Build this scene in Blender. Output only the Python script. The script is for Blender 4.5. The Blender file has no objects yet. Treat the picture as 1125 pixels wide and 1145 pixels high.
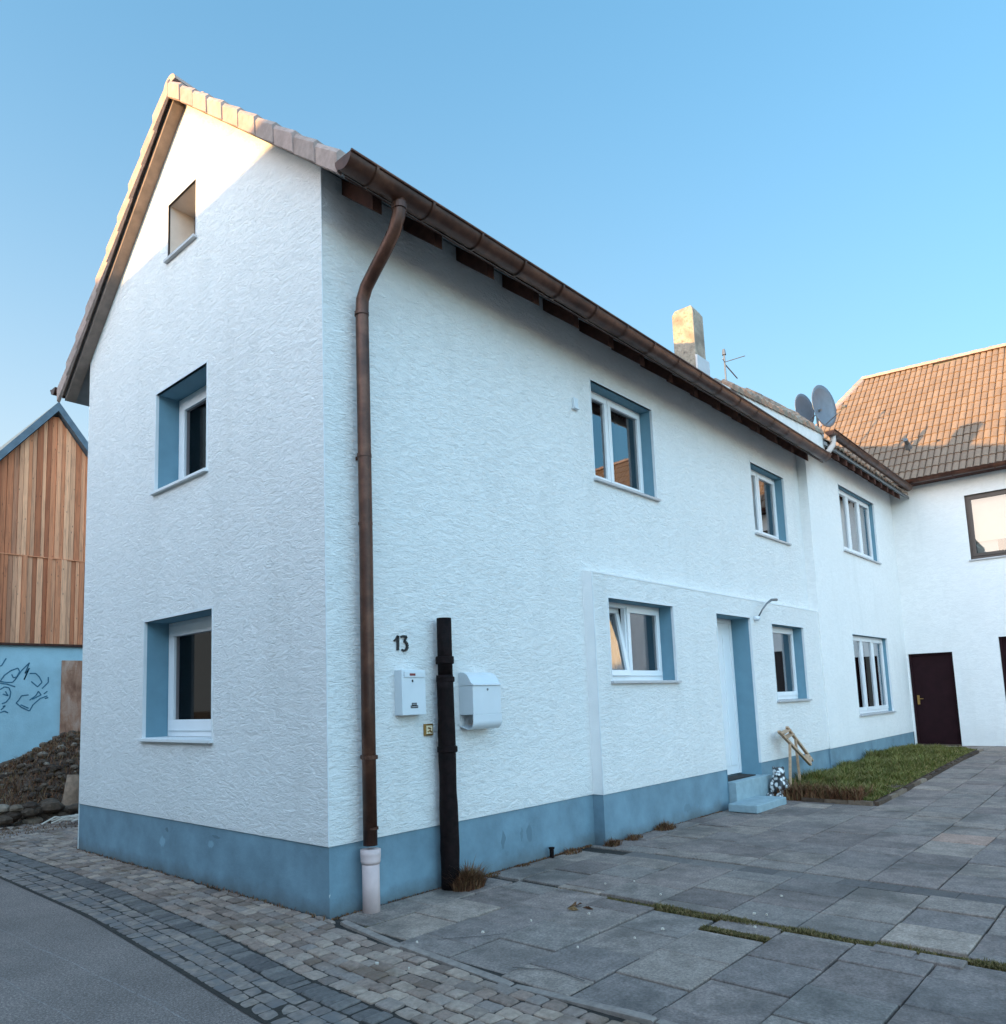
import bpy, math, random
from mathutils import Vector, Matrix
R = math.radians
random.seed(7)
sc = bpy.context.scene
col = sc.collection

# ------------------------------------------------------------------ camera
CAM = Vector((-3.6220, -4.8435, 1.6000)); YAW, PIT, ROL = 0.749649, 0.118843, -0.032829
FPX, PX, PY = 852.757, 517.660, 680.841
W0, H0 = 1125.0, 1145.0
fw = Vector((math.cos(YAW)*math.cos(PIT), math.sin(YAW)*math.cos(PIT), math.sin(PIT)))
rt = Vector((math.sin(YAW), -math.cos(YAW), 0)); up = rt.cross(fw)
r2 = rt*math.cos(ROL) + up*math.sin(ROL); u2 = -rt*math.sin(ROL) + up*math.cos(ROL)
cd = bpy.data.cameras.new('camera'); cam = bpy.data.objects.new('camera', cd); col.objects.link(cam)
M = Matrix(((r2.x, u2.x, -fw.x, CAM.x), (r2.y, u2.y, -fw.y, CAM.y), (r2.z, u2.z, -fw.z, CAM.z), (0, 0, 0, 1)))
cam.matrix_world = M
cd.sensor_fit = 'HORIZONTAL'; cd.sensor_width = 36.0; cd.lens = 36.0*FPX/W0
cd.shift_x = -(PX - W0/2)/W0; cd.shift_y = (PY - H0/2)/W0
cd.clip_start = 0.05; cd.clip_end = 3000
sc.camera = cam

# ------------------------------------------------------------------ world, sun, exposure
SUN_EL, SUN_AZ = R(6.0), R(160.0)           # azimuth counted from +X towards +Y
sdir = Vector((math.cos(SUN_AZ)*math.cos(SUN_EL), math.sin(SUN_AZ)*math.cos(SUN_EL), math.sin(SUN_EL)))
w = bpy.data.worlds.new('World'); sc.world = w; w.use_nodes = True
nt = w.node_tree; bg = nt.nodes['Background']
sky = nt.nodes.new('ShaderNodeTexSky'); sky.sky_type = 'NISHITA'; sky.sun_disc = False
sky.sun_elevation = SUN_EL; sky.sun_rotation = math.atan2(sdir.x, sdir.y)
sky.altitude = 200; sky.air_density = 1.0; sky.dust_density = 1.7; sky.ozone_density = 5.0
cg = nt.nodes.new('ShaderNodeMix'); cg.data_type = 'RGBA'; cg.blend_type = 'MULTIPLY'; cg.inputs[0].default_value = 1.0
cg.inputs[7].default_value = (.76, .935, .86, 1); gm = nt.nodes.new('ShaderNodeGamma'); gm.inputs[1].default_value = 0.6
nt.links.new(sky.outputs[0], gm.inputs[0]); nt.links.new(gm.outputs[0], cg.inputs[6]); # added sky glow centred behind the camera, away from the sun, brightens the walls
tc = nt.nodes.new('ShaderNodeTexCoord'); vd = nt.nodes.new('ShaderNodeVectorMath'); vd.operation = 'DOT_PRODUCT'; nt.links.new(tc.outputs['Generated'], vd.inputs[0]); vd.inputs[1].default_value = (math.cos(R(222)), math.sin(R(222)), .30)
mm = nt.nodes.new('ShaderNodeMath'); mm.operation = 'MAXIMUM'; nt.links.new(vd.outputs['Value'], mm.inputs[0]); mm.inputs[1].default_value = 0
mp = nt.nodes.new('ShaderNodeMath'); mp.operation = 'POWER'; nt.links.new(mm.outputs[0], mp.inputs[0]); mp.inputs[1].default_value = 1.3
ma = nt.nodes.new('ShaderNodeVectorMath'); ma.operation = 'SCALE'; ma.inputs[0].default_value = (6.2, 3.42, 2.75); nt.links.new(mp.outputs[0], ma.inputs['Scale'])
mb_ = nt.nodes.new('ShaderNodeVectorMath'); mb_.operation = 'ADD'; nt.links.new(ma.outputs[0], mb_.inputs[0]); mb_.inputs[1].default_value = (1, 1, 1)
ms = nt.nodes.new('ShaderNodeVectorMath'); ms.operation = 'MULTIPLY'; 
# pale haze towards the horizon
sz = nt.nodes.new('ShaderNodeSeparateXYZ'); nt.links.new(tc.outputs['Generated'], sz.inputs[0])
h1 = nt.nodes.new('ShaderNodeMath'); h1.operation = 'SUBTRACT'; h1.use_clamp = True; h1.inputs[0].default_value = 1; nt.links.new(sz.outputs[2], h1.inputs[1])
h2 = nt.nodes.new('ShaderNodeMath'); h2.operation = 'POWER'; nt.links.new(h1.outputs[0], h2.inputs[0]); h2.inputs[1].default_value = 2.7
h3 = nt.nodes.new('ShaderNodeMath'); h3.operation = 'MULTIPLY_ADD'; nt.links.new(sz.outputs[1], h3.inputs[0]); h3.inputs[1].default_value = 1.0; h3.inputs[2].default_value = .45
h4 = nt.nodes.new('ShaderNodeMath'); h4.operation = 'MULTIPLY'; h4.use_clamp = True; nt.links.new(h2.outputs[0], h4.inputs[0]); nt.links.new(h3.outputs[0], h4.inputs[1])
hz = nt.nodes.new('ShaderNodeMix'); hz.data_type = 'RGBA'; nt.links.new(h4.outputs[0], hz.inputs[0]); nt.links.new(cg.outputs[2], hz.inputs[6]); hz.inputs[7].default_value = (1.02, 1.08, 1.08, 1)
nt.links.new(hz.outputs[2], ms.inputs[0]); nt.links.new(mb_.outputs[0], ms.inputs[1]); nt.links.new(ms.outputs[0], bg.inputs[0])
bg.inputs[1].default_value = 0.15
sl = bpy.data.lights.new('sun', 'SUN'); sl.energy = 2.0; sl.angle = R(0.5); sl.color = (1.0, 0.60, 0.22)
so = bpy.data.objects.new('sun', sl); col.objects.link(so)
so.rotation_euler = sdir.to_track_quat('Z', 'Y').to_euler()
sc.view_settings.view_transform = 'Standard'; sc.view_settings.look = 'None'
sc.view_settings.exposure = 2.52; sc.view_settings.gamma = 1.0

# ------------------------------------------------------------------ materials
MATS = {}
def nodes(name):
    m = bpy.data.materials.new(name); m.use_nodes = True
    t = m.node_tree; b = t.nodes['Principled BSDF']; MATS[name] = m
    return m, t, b
def N(t, kind, **kw):
    n = t.nodes.new(kind)
    for k, v in kw.items():
        if k in n.inputs.keys() if hasattr(n.inputs, 'keys') else False: n.inputs[k].default_value = v
        else: setattr(n, k, v)
    return n
def ramp(t, stops, interp='LINEAR'):
    n = t.nodes.new('ShaderNodeValToRGB'); r = n.color_ramp; r.interpolation = interp
    while len(r.elements) < len(stops): r.elements.new(0.5)
    for e, (p, c) in zip(r.elements, stops):
        e.position = p; e.color = (c, c, c, 1) if isinstance(c, (int, float)) else (*c, 1)
    return n
def coords(t, scale=(1, 1, 1), rot=(0, 0, 0)):
    g = t.nodes.new('ShaderNodeNewGeometry'); m = t.nodes.new('ShaderNodeMapping')
    m.inputs['Scale'].default_value = scale; m.inputs['Rotation'].default_value = rot
    t.links.new(g.outputs['Position'], m.inputs[0]); return m
def mixc(t, fac, a, b, mode='MIX'):
    n = t.nodes.new('ShaderNodeMix'); n.data_type = 'RGBA'; n.blend_type = mode
    for i, v in ((0, fac), (6, a), (7, b)):
        if isinstance(v, bpy.types.NodeSocket): t.links.new(v, n.inputs[i])
        elif i == 0: n.inputs[0].default_value = v
        else: n.inputs[i].default_value = (*v, 1)
    return n.outputs[2]
def noise(t, sc_, vec=None, detail=4, rough=0.55, dist=0.0):
    n = t.nodes.new('ShaderNodeTexNoise'); n.inputs['Scale'].default_value = sc_
    n.inputs['Detail'].default_value = detail; n.inputs['Roughness'].default_value = rough
    n.inputs['Distortion'].default_value = dist
    if vec is not None: t.links.new(vec.outputs[0], n.inputs['Vector'])
    return n
def bump(t, b, h, strength, dist, prev=None):
    n = t.nodes.new('ShaderNodeBump'); n.inputs['Strength'].default_value = strength
    n.inputs['Distance'].default_value = dist; t.links.new(h, n.inputs['Height'])
    if prev is not None: t.links.new(prev.outputs[0], n.inputs['Normal'])
    t.links.new(n.outputs[0], b.inputs['Normal']); return n
def math_(t, op, a, b=None):
    n = t.nodes.new('ShaderNodeMath'); n.operation = op
    for i, v in enumerate((a, b)):
        if v is None: continue
        if isinstance(v, bpy.types.NodeSocket): t.links.new(v, n.inputs[i])
        else: n.inputs[i].default_value = v
    return n.outputs[0]

def plain(name, c, rough=0.6, metal=0.0, var=0.12, nscale=6, bumpd=0.0, bscale=60):
    m, t, b = nodes(name)
    g = coords(t); n = noise(t, nscale, g, 5)
    r = ramp(t, [(0.3, tuple(max(0, x*(1-var)) for x in c)), (0.7, tuple(min(1, x*(1+var)) for x in c))])
    t.links.new(n.outputs[0], r.inputs[0]); t.links.new(r.outputs[0], b.inputs['Base Color'])
    b.inputs['Roughness'].default_value = rough; b.inputs['Metallic'].default_value = metal
    if bumpd: bump(t, b, noise(t, bscale, g, 4).outputs[0], 0.6, bumpd)
    return m

def stucco(name, c, depth=0.012, scr=1.0):
    """coarse scraped render: dense, mostly horizontal wavy ridges and pits in relief"""
    m, t, b = nodes(name)
    v1 = coords(t, (12, 12, 52)); v2 = coords(t, (1, 1, 1)); v3 = coords(t, (7, 7, 15)); v4 = coords(t, (20, 20, 95))
    n1 = noise(t, 1.0, v1, 4, 0.55, 0.9); r1 = ramp(t, [(0.30, 0), (0.50, 1), (0.62, .55), (0.8, 1)])
    t.links.new(n1.outputs[0], r1.inputs[0])
    n3 = noise(t, 1.0, v3, 3, 0.6, 1.0); r3 = ramp(t, [(0.34, 0.15), (0.60, 1.0)])
    t.links.new(n3.outputs[0], r3.inputs[0])
    n4 = noise(t, 1.0, v4, 3, 0.6, 0.6)
    n2 = noise(t, 150, v2, 3, 0.7); nb = noise(t, 0.8, v2, 4, 0.6); nst = noise(t, 1.0, coords(t, (2.2, 2.2, .35)), 5, 0.65)
    h = math_(t, 'MULTIPLY', r1.outputs[0], r3.outputs[0])
    p = bump(t, b, h, 0.66*scr, depth*1.0)
    p = bump(t, b, n4.outputs[0], 0.45*scr, depth*.55, p)
    q = bump(t, b, n2.outputs[0], 0.3, 0.003, p)
    bump(t, b, nb.outputs[0], 0.3, 0.04, q)
    dirt = ramp(t, [(0.3, tuple(x*0.93 for x in c)), (0.6, c)])
    t.links.new(nb.outputs[0], dirt.inputs[0])
    g = mixc(t, h, tuple(x*0.90 for x in c), dirt.outputs[0])
    sr = ramp(t, [(0.53, 0), (0.72, .42)]); t.links.new(nst.outputs[0], sr.inputs[0])
    g = mixc(t, sr.outputs[0], g, tuple(x*y for x, y in zip(c, (.80, .80, .79))))
    # grime that has splashed up on the lowest part of the render
    sp = t.nodes.new('ShaderNodeSeparateXYZ'); gg = t.nodes.new('ShaderNodeNewGeometry'); t.links.new(gg.outputs['Position'], sp.inputs[0])
    zz = math_(t, 'ADD', sp.outputs[2], math_(t, 'MULTIPLY', nst.outputs[0], .5)); dr = ramp(t, [(.70, .22), (1.0, 0)]); t.links.new(zz, dr.inputs[0])
    g = mixc(t, dr.outputs[0], g, tuple(x*.72 for x in c))
    t.links.new(g, b.inputs['Base Color'])
    b.inputs['Roughness'].default_value = 0.92; b.inputs['Specular IOR Level'].default_value = 0.15
    return m

def spots_plinth(name, c):
    m, t, b = nodes(name)
    g = coords(t); n = noise(t, 3.0, g, 5, 0.6); f = noise(t, 40, g, 4, 0.6)
    r = ramp(t, [(0.3, tuple(x*0.78 for x in c)), (0.7, tuple(x*1.16 for x in c))])
    t.links.new(n.outputs[0], r.inputs[0]); cur = r.outputs[0]
    wob = noise(t, 9, g, 4, 0.6)
    wv = t.nodes.new('ShaderNodeVectorMath'); wv.operation = 'MULTIPLY_ADD'
    t.links.new(wob.outputs[1], wv.inputs[0]); wv.inputs[1].default_value = (.10, .10, .10); t.links.new(g.outputs[0], wv.inputs[2])
    # patches and scuffs: centre, half size, colour
    for ctr, hs, cc in (((0, 2.75, .30), (9, .07, .05), tuple(x*1.45 for x in c)), ((0, 2.65, .42), (9, .03, .03), tuple(x*.55 for x in c)),
                        ((0, 1.80, .36), (9, .05, .05), tuple(x*1.35 for x in c)), ((0, 1.70, .44), (9, .09, .015), tuple(x*.6 for x in c)),
                        ((2.05, 0, .27), (.03, 9, .10), tuple(x*.62 for x in c)), ((2.45, 0, .27), (.045, 9, .10), tuple(x*.66 for x in c)), ((2.33, 0, .28), (.015, 9, .08), tuple(x*.7 for x in c)),
                        ((0, 0, .17), (.012, .014, .13), (.7, .72, .72)), ((5.5, -.1, .15), (.12, 9, .06), tuple(x*.75 for x in c))):
        s = t.nodes.new('ShaderNodeVectorMath'); s.operation = 'SUBTRACT'; t.links.new(wv.outputs[0], s.inputs[0]); s.inputs[1].default_value = tuple(a+.05 for a in ctr)
        d = t.nodes.new('ShaderNodeVectorMath'); d.operation = 'DIVIDE'; t.links.new(s.outputs[0], d.inputs[0]); d.inputs[1].default_value = hs
        l = t.nodes.new('ShaderNodeVectorMath'); l.operation = 'LENGTH'; t.links.new(d.outputs[0], l.inputs[0])
        rr = ramp(t, [(0.75, 0.8), (1.0, 0.0)]); t.links.new(l.outputs['Value'], rr.inputs[0])
        cur = mixc(t, rr.outputs[0], cur, cc)
    # splashed dirt close to the ground
    sp = t.nodes.new('ShaderNodeSeparateXYZ'); t.links.new(g.outputs[0], sp.inputs[0])
    zz = math_(t, 'ADD', sp.outputs[2], math_(t, 'MULTIPLY', n.outputs[0], 0.16))
    dr = ramp(t, [(0.05, 0.80), (0.22, 0.0)]); t.links.new(zz, dr.inputs[0])
    cur = mixc(t, dr.outputs[0], cur, (.10, .11, .11))
    t.links.new(cur, b.inputs['Base Color']); b.inputs['Roughness'].default_value = 0.8
    p = bump(t, b, f.outputs[0], 0.35, 0.006); bump(t, b, n.outputs[0], 0.3, 0.03, p)
    return m

def island(name, stops, rough=0.85, spec=0.3, nscale=25, var=0.25, bumpd=0.004, bscale=60, stain=None, metal=0.0, fine=0):
    """albedo differs from piece to piece (random per mesh island)"""
    m, t, b = nodes(name)
    g = coords(t); geo = t.nodes.new('ShaderNodeNewGeometry'); r = ramp(t, stops)
    t.links.new(geo.outputs['Random Per Island'], r.inputs[0])
    n = noise(t, nscale, g, 6, 0.65); v = ramp(t, [(0.3, 1-var), (0.7, 1+var)])
    t.links.new(n.outputs[0], v.inputs[0])
    cur = mixc(t, 1.0, r.outputs[0], v.outputs[0], 'MULTIPLY')
    if fine:
        f2 = noise(t, fine, g, 4, .8); fv = ramp(t, [(.36, .62), (.5, 1.0), (.64, 1.45)]); t.links.new(f2.outputs[0], fv.inputs[0]); cur = mixc(t, .8, cur, fv.outputs[0], 'MULTIPLY')
    if stain:
        s = noise(t, stain[0], g, 6, 0.62, 0.4); sr = ramp(t, [(stain[1], 0), (stain[2], stain[4])]); t.links.new(s.outputs[0], sr.inputs[0])
        cur = mixc(t, sr.outputs[0], cur, stain[3])
    t.links.new(cur, b.inputs['Base Color']); b.inputs['Roughness'].default_value = rough
    b.inputs['Specular IOR Level'].default_value = spec; b.inputs['Metallic'].default_value = metal
    if bumpd:
        f = noise(t, bscale, g, 5, 0.7); p = bump(t, b, f.outputs[0], 0.5, bumpd); bump(t, b, n.outputs[0], 0.4, bumpd*2, p)
    return m

WHITE = (.86, .85, .83)
stucco('render_white', WHITE)
stucco('render_white_far', WHITE, 0.008, 0.45)
plain('render_smooth', (.80, .80, .79), 0.9, var=.04, nscale=5, bumpd=.004, bscale=70)
spots_plinth('plinth_blue', (.165, .27, .335))
plain('reveal_blue', (.15, .285, .36), 0.8, var=.06, bumpd=.002)
plain('reveal_white', (.62, .58, .52), 0.8, var=.08)
plain('step_blue', (.27, .37, .41), 0.8, var=.12, bumpd=.004, nscale=9)
plain('pvc_white', (.80, .81, .82), 0.35, var=.02)
plain('frame_brown', (.075, .055, .045), 0.5)
plain('sill_metal', (.50, .50, .51), 0.45, metal=.2, var=.08)
plain('bead_white', (.72, .74, .75), 0.5, var=.05)
plain('dark_interior', (.035, .024, .022), 0.9)
plain('curtain', (.62, .60, .56), 0.9, var=.05)
plain('curtain_dark', (.16, .15, .15), 0.9)
plain('blind_cream', (.80, .74, .60), 0.8, var=.03)
plain('iron_black', (.008, .0035, .0035), 0.7, var=.6, nscale=14, bumpd=.012, bscale=28)
plain('sewer_pipe', (.60, .46, .44), 0.6, var=.12, nscale=8)
plain('door_brown', (.018, .005, .007), 0.75, var=.2)
plain('wood_dark', (.070, .030, .022), 0.7, var=.3, nscale=12)
plain('soffit', (.20, .21, .22), 0.8)
plain('verge_board', (.215, .165, .14), 0.7, var=.2, nscale=9)
plain('fascia_light', (.55, .48, .44), 0.7)
plain('white_board', (.72, .72, .70), 0.6, var=.1)
plain('box_white', (.66, .70, .73), 0.30, var=.03)
plain('ink_black', (.010, .010, .012), 0.5, var=0)
plain('ink_red', (.20, .03, .03), 0.5, var=0)
plain('ink_pale', (.45, .46, .47), 0.5, var=0)
plain('brass', (.38, .22, .07), 0.35, metal=.8)
plain('plaque_cream', (.75, .62, .42), 0.5, var=.3, nscale=60)
plain('dish_grey', (.16, .18, .21), 0.45, metal=.2, var=.1)
plain('steel_grey', (.18, .19, .20), 0.45, metal=.6)
plain('chair_wood', (.46, .30, .19), 0.55, var=.2, nscale=18)
plain('concrete_light', (.24, .195, .17), 0.9, var=.25, nscale=20, bumpd=.006)
plain('earth', (.070, .040, .026), 1.0, var=.45, nscale=7, bumpd=.02, bscale=25)
plain('joint_soil', (.026, .020, .016), 1.0, var=.4, nscale=12, bumpd=.01, bscale=50)
plain('mat_dark', (.02, .018, .018), 1.0)
plain('bark_pale', (.26, .17, .115), 0.9, var=.3, nscale=14, bumpd=.01, bscale=22)
plain('branch_pale', (.62, .55, .48), 0.8, var=.2)
plain('slate_verge', (.085, .125, .165), 0.6, var=.2)
plain('graffiti_ink', (.035, .13, .20), 0.8, var=.3, nscale=15)
plain('render_blue', (.33, .50, .56), 0.9, var=.12, nscale=1.6, bumpd=.01, bscale=25)
plain('neighbour_render', (.62, .58, .50), 0.9, var=.06, nscale=2, bumpd=.01, bscale=30)
plain('crease_dark', (.05, .05, .05), 0.8)

for nm in ('iron_black', 'door_brown', 'dark_interior', 'wood_dark'): MATS[nm].node_tree.nodes['Principled BSDF'].inputs['Specular IOR Level'].default_value = .15
# copper: brown patina
m, t, b = nodes('copper_brown'); g = coords(t, (1, 1, 1)); n = noise(t, 5, g, 6, .65); n2 = noise(t, 60, g, 3)
r = ramp(t, [(.25, (.032, .011, .006)), (.5, (.080, .030, .017)), (.75, (.155, .066, .038))]); t.links.new(n.outputs[0], r.inputs[0])
t.links.new(r.outputs[0], b.inputs['Base Color']); b.inputs['Metallic'].default_value = .35; b.inputs['Roughness'].default_value = .42
p = bump(t, b, n2.outputs[0], .25, .003); bump(t, b, n.outputs[0], .3, .015, p)

# glass: thin pane, transparent with a strong reflection
m, t, b = nodes('window_glass'); out = t.nodes['Material Output']
tr = t.nodes.new('ShaderNodeBsdfTransparent'); tr.inputs[0].default_value = (.55, .58, .58, 1)
gl = t.nodes.new('ShaderNodeBsdfGlossy'); gl.inputs['Roughness'].default_value = .015; gl.inputs[0].default_value = (.95, .97, 1, 1)
fr = t.nodes.new('ShaderNodeFresnel'); fr.inputs[0].default_value = 1.75
mx = t.nodes.new('ShaderNodeMixShader'); t.links.new(math_(t, 'MULTIPLY', fr.outputs[0], 1.7), mx.inputs[0])
t.links.new(tr.outputs[0], mx.inputs[1]); t.links.new(gl.outputs[0], mx.inputs[2]); t.links.new(mx.outputs[0], out.inputs[0])

m, t, b = nodes('low_reflect_glass'); out = t.nodes['Material Output']  # plain glass, reflection cut down so the gable panes stay dark; no screen
tr = t.nodes.new('ShaderNodeBsdfTransparent'); tr.inputs[0].default_value = (.5, .45, .45, 1)
gl = t.nodes.new('ShaderNodeBsdfGlossy'); gl.inputs['Roughness'].default_value = .03; gl.inputs[0].default_value = (.8, .8, .8, 1)
fr = t.nodes.new('ShaderNodeFresnel'); fr.inputs[0].default_value = 1.18
mx = t.nodes.new('ShaderNodeMixShader'); t.links.new(math_(t, 'MULTIPLY', fr.outputs[0], .05), mx.inputs[0])
t.links.new(tr.outputs[0], mx.inputs[1]); t.links.new(gl.outputs[0], mx.inputs[2]); t.links.new(mx.outputs[0], out.inputs[0])

island('roof_tile', [(0, (.215, .148, .105)), (.5, (.235, .163, .117)), (1, (.26, .182, .130))], .8, nscale=14, var=.12, stain=(1.3, .60, .80, (.18, .12, .09), .3))
island('verge_tile', [(0, (.36, .26, .23)), (.5, (.42, .31, .27)), (1, (.33, .25, .22))], .75, nscale=12, var=.2, stain=(5, .5, .7, (.30, .22, .19), .6))
island('old_tile', [(0, (.20, .14, .11)), (.5, (.34, .22, .16)), (.8, (.42, .22, .14)), (1, (.30, .28, .24))], .9, nscale=20, var=.35, stain=(9, .5, .6, (.20, .20, .16), .7))
island('slab_stone', [(0, (.150, .118, .108)), (.25, (.245, .190, .168)), (.45, (.190, .155, .142)), (.7, (.260, .205, .174)), (.85, (.205, .172, .155)), (.985, (.33, .255, .21)), (1, (.40, .175, .12))], .78, .3, nscale=7, var=.28, bumpd=.004, bscale=120, stain=(1.3, .50, .66, (.060, .054, .050), .6), fine=55)
island('sett_stone', [(0, (.17, .120, .098)), (.3, (.29, .205, .165)), (.55, (.23, .185, .165)), (.8, (.38, .28, .22)), (1, (.14, .11, .10))], .85, nscale=30, var=.25, bumpd=.006, bscale=90, stain=(2.2, .52, .66, (.12, .075, .045), .6))
island('basalt_sett', [(0, (.085, .072, .070)), (.5, (.125, .108, .102)), (1, (.165, .140, .128))], .7, .4, nscale=30, var=.3, bumpd=.006, bscale=80, stain=(2.0, .52, .66, (.13, .11, .095), .5))
island('gutter_sett', [(0, (.16, .125, .112)), (.5, (.21, .168, .148)), (1, (.26, .205, .172))], .85, nscale=22, var=.3, bumpd=.006, bscale=70, stain=(6, .45, .6, (.14, .13, .13), .8))
island('rubble_stone', [(0, (.045, .028, .020)), (.6, (.09, .060, .042)), (.9, (.15, .105, .075)), (1, (.28, .22, .17))], .95, nscale=18, var=.35, bumpd=.01, bscale=30)
island('grass_blade', [(0, (.050, .060, .010)), (.40, (.110, .130, .020)), (.70, (.19, .17, .040)), (1, (.36, .26, .11))], .7, nscale=3, var=.2, bumpd=0)
island('dry_weed', [(0, (.070, .030, .016)), (.5, (.20, .085, .042)), (.85, (.12, .080, .03)), (1, (.32, .18, .10))], .9, nscale=5, var=.2, bumpd=0)
island('moss', [(0, (.055, .050, .014)), (.5, (.13, .105, .036)), (1, (.24, .16, .075))], .95, nscale=30, var=.3, bumpd=0)

# larch boards: grain along z, strong board-to-board variation
m, t, b = nodes('larch_board'); geo = t.nodes.new('ShaderNodeNewGeometry')
r = ramp(t, [(0, (.32, .090, .034)), (.3, (.50, .165, .070)), (.6, (.62, .235, .110)), (.88, (.74, .36, .20)), (1, (.21, .055, .022))])
t.links.new(geo.outputs['Random Per Island'], r.inputs[0])
g = coords(t, (9, 9, .6)); n = noise(t, 2.2, g, 6, .65, .8); v = ramp(t, [(.3, .62), (.5, 1.0), (.72, 1.25)]); t.links.new(n.outputs[0], v.inputs[0])
g2 = coords(t, (6, 6, 2.2)); k = t.nodes.new('ShaderNodeTexVoronoi'); k.inputs['Scale'].default_value = 1.5; t.links.new(g2.outputs[0], k.inputs['Vector'])
kr = ramp(t, [(.05, .25), (.13, 1.0)]); t.links.new(k.outputs['Distance'], kr.inputs[0])
c1 = mixc(t, 1.0, r.outputs[0], v.outputs[0], 'MULTIPLY'); c2 = mixc(t, 1.0, c1, kr.outputs[0], 'MULTIPLY')
t.links.new(c2, b.inputs['Base Color']); b.inputs['Roughness'].default_value = .75; bump(t, b, n.outputs[0], .3, .006)

# crumbling pillar: pale top, rough brick-coloured foot
m, t, b = nodes('bare_masonry'); g = coords(t, (1, 1, .35)); g1 = coords(t); n = noise(t, 4, g, 5, .6, .5); n2 = noise(t, 16, g1, 5, .7)
r = ramp(t, [(.3, (.20, .085, .05)), (.5, (.38, .19, .12)), (.7, (.50, .33, .25))]); t.links.new(n.outputs[0], r.inputs[0])
r_ = ramp(t, [(.42, (.17, .06, .028)), (.55, (.46, .24, .12)), (.7, (.50, .35, .22))]); t.links.new(n2.outputs[0], r_.inputs[0])
sp = t.nodes.new('ShaderNodeSeparateXYZ'); t.links.new(g1.outputs[0], sp.inputs[0]); zr = ramp(t, [(0.0, 1), (1.0, 0)])
t.links.new(math_(t, 'MULTIPLY_ADD', sp.outputs[2], .55), zr.inputs[0])
t.links.new(mixc(t, zr.outputs[0], r.outputs[0], r_.outputs[0]), b.inputs['Base Color']); b.inputs['Roughness'].default_value = .95
bump(t, b, n2.outputs[0], .8, .03)

# old chimney render
m, t, b = nodes('chimney_render'); g = coords(t); n = noise(t, 3.5, g, 6, .7); n2 = noise(t, 14, g, 5, .7)
r = ramp(t, [(.3, (.13, .11, .095)), (.46, (.30, .255, .205)), (.65, (.42, .36, .29))]); t.links.new(n2.outputs[0], r.inputs[0])
r_ = ramp(t, [(.52, 0), (.62, .7)]); t.links.new(n.outputs[0], r_.inputs[0])
t.links.new(mixc(t, r_.outputs[0], r.outputs[0], (.16, .13, .105)), b.inputs['Base Color']); b.inputs['Roughness'].default_value = .95; bump(t, b, n2.outputs[0], .6, .015)

# mottled garden figure
m, t, b = nodes('mottled_figure'); g = coords(t); k = t.nodes.new('ShaderNodeTexVoronoi'); k.inputs['Scale'].default_value = 17; t.links.new(g.outputs[0], k.inputs['Vector'])
r = ramp(t, [(.38, (.70, .72, .72)), (.55, (.045, .05, .055))]); t.links.new(k.outputs['Distance'], r.inputs[0]); t.links.new(r.outputs[0], b.inputs['Base Color']); b.inputs['Roughness'].default_value = .5

# asphalt
m, t, b = nodes('asphalt'); g = coords(t); n = noise(t, 75, g, 5, .9); n2 = noise(t, 1.1, g, 6, .65); n3 = noise(t, 45, g, 3, .6)
r = ramp(t, [(.36, (.085, .064, .057)), (.5, (.165, .129, .115)), (.62, (.35, .28, .25))]); t.links.new(n.outputs[0], r.inputs[0])
v = ramp(t, [(.3, .72), (.7, 1.22)]); t.links.new(n2.outputs[0], v.inputs[0])
cur = mixc(t, 1.0, r.outputs[0], v.outputs[0], 'MULTIPLY')
s = t.nodes.new('ShaderNodeSeparateXYZ'); t.links.new(g.outputs[0], s.inputs[0])
wv = coords(t, (1, .35, 1)); wn = noise(t, 1.0, wv, 3, .5)
for x0, hw, kk in ((-1.62, .008, .35), (-1.98, .006, .28), (-2.5, .012, .15)):
    dx = math_(t, 'ABSOLUTE', math_(t, 'ADD', math_(t, 'SUBTRACT', s.outputs[0], x0), math_(t, 'MULTIPLY', math_(t, 'SUBTRACT', wn.outputs[0], .5), .35)))
    rr = ramp(t, [(0, kk), (1, 0)]); t.links.new(math_(t, 'DIVIDE', dx, hw), rr.inputs[0])
    cur = mixc(t, math_(t, 'MULTIPLY', rr.outputs[0], math_(t, 'GREATER_THAN', n3.outputs[0], .45)), cur, (.36, .36, .36))
t.links.new(cur, b.inputs['Base Color']); b.inputs['Roughness'].default_value = .85; bump(t, b, n.outputs[0], .5, .006)

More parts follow.
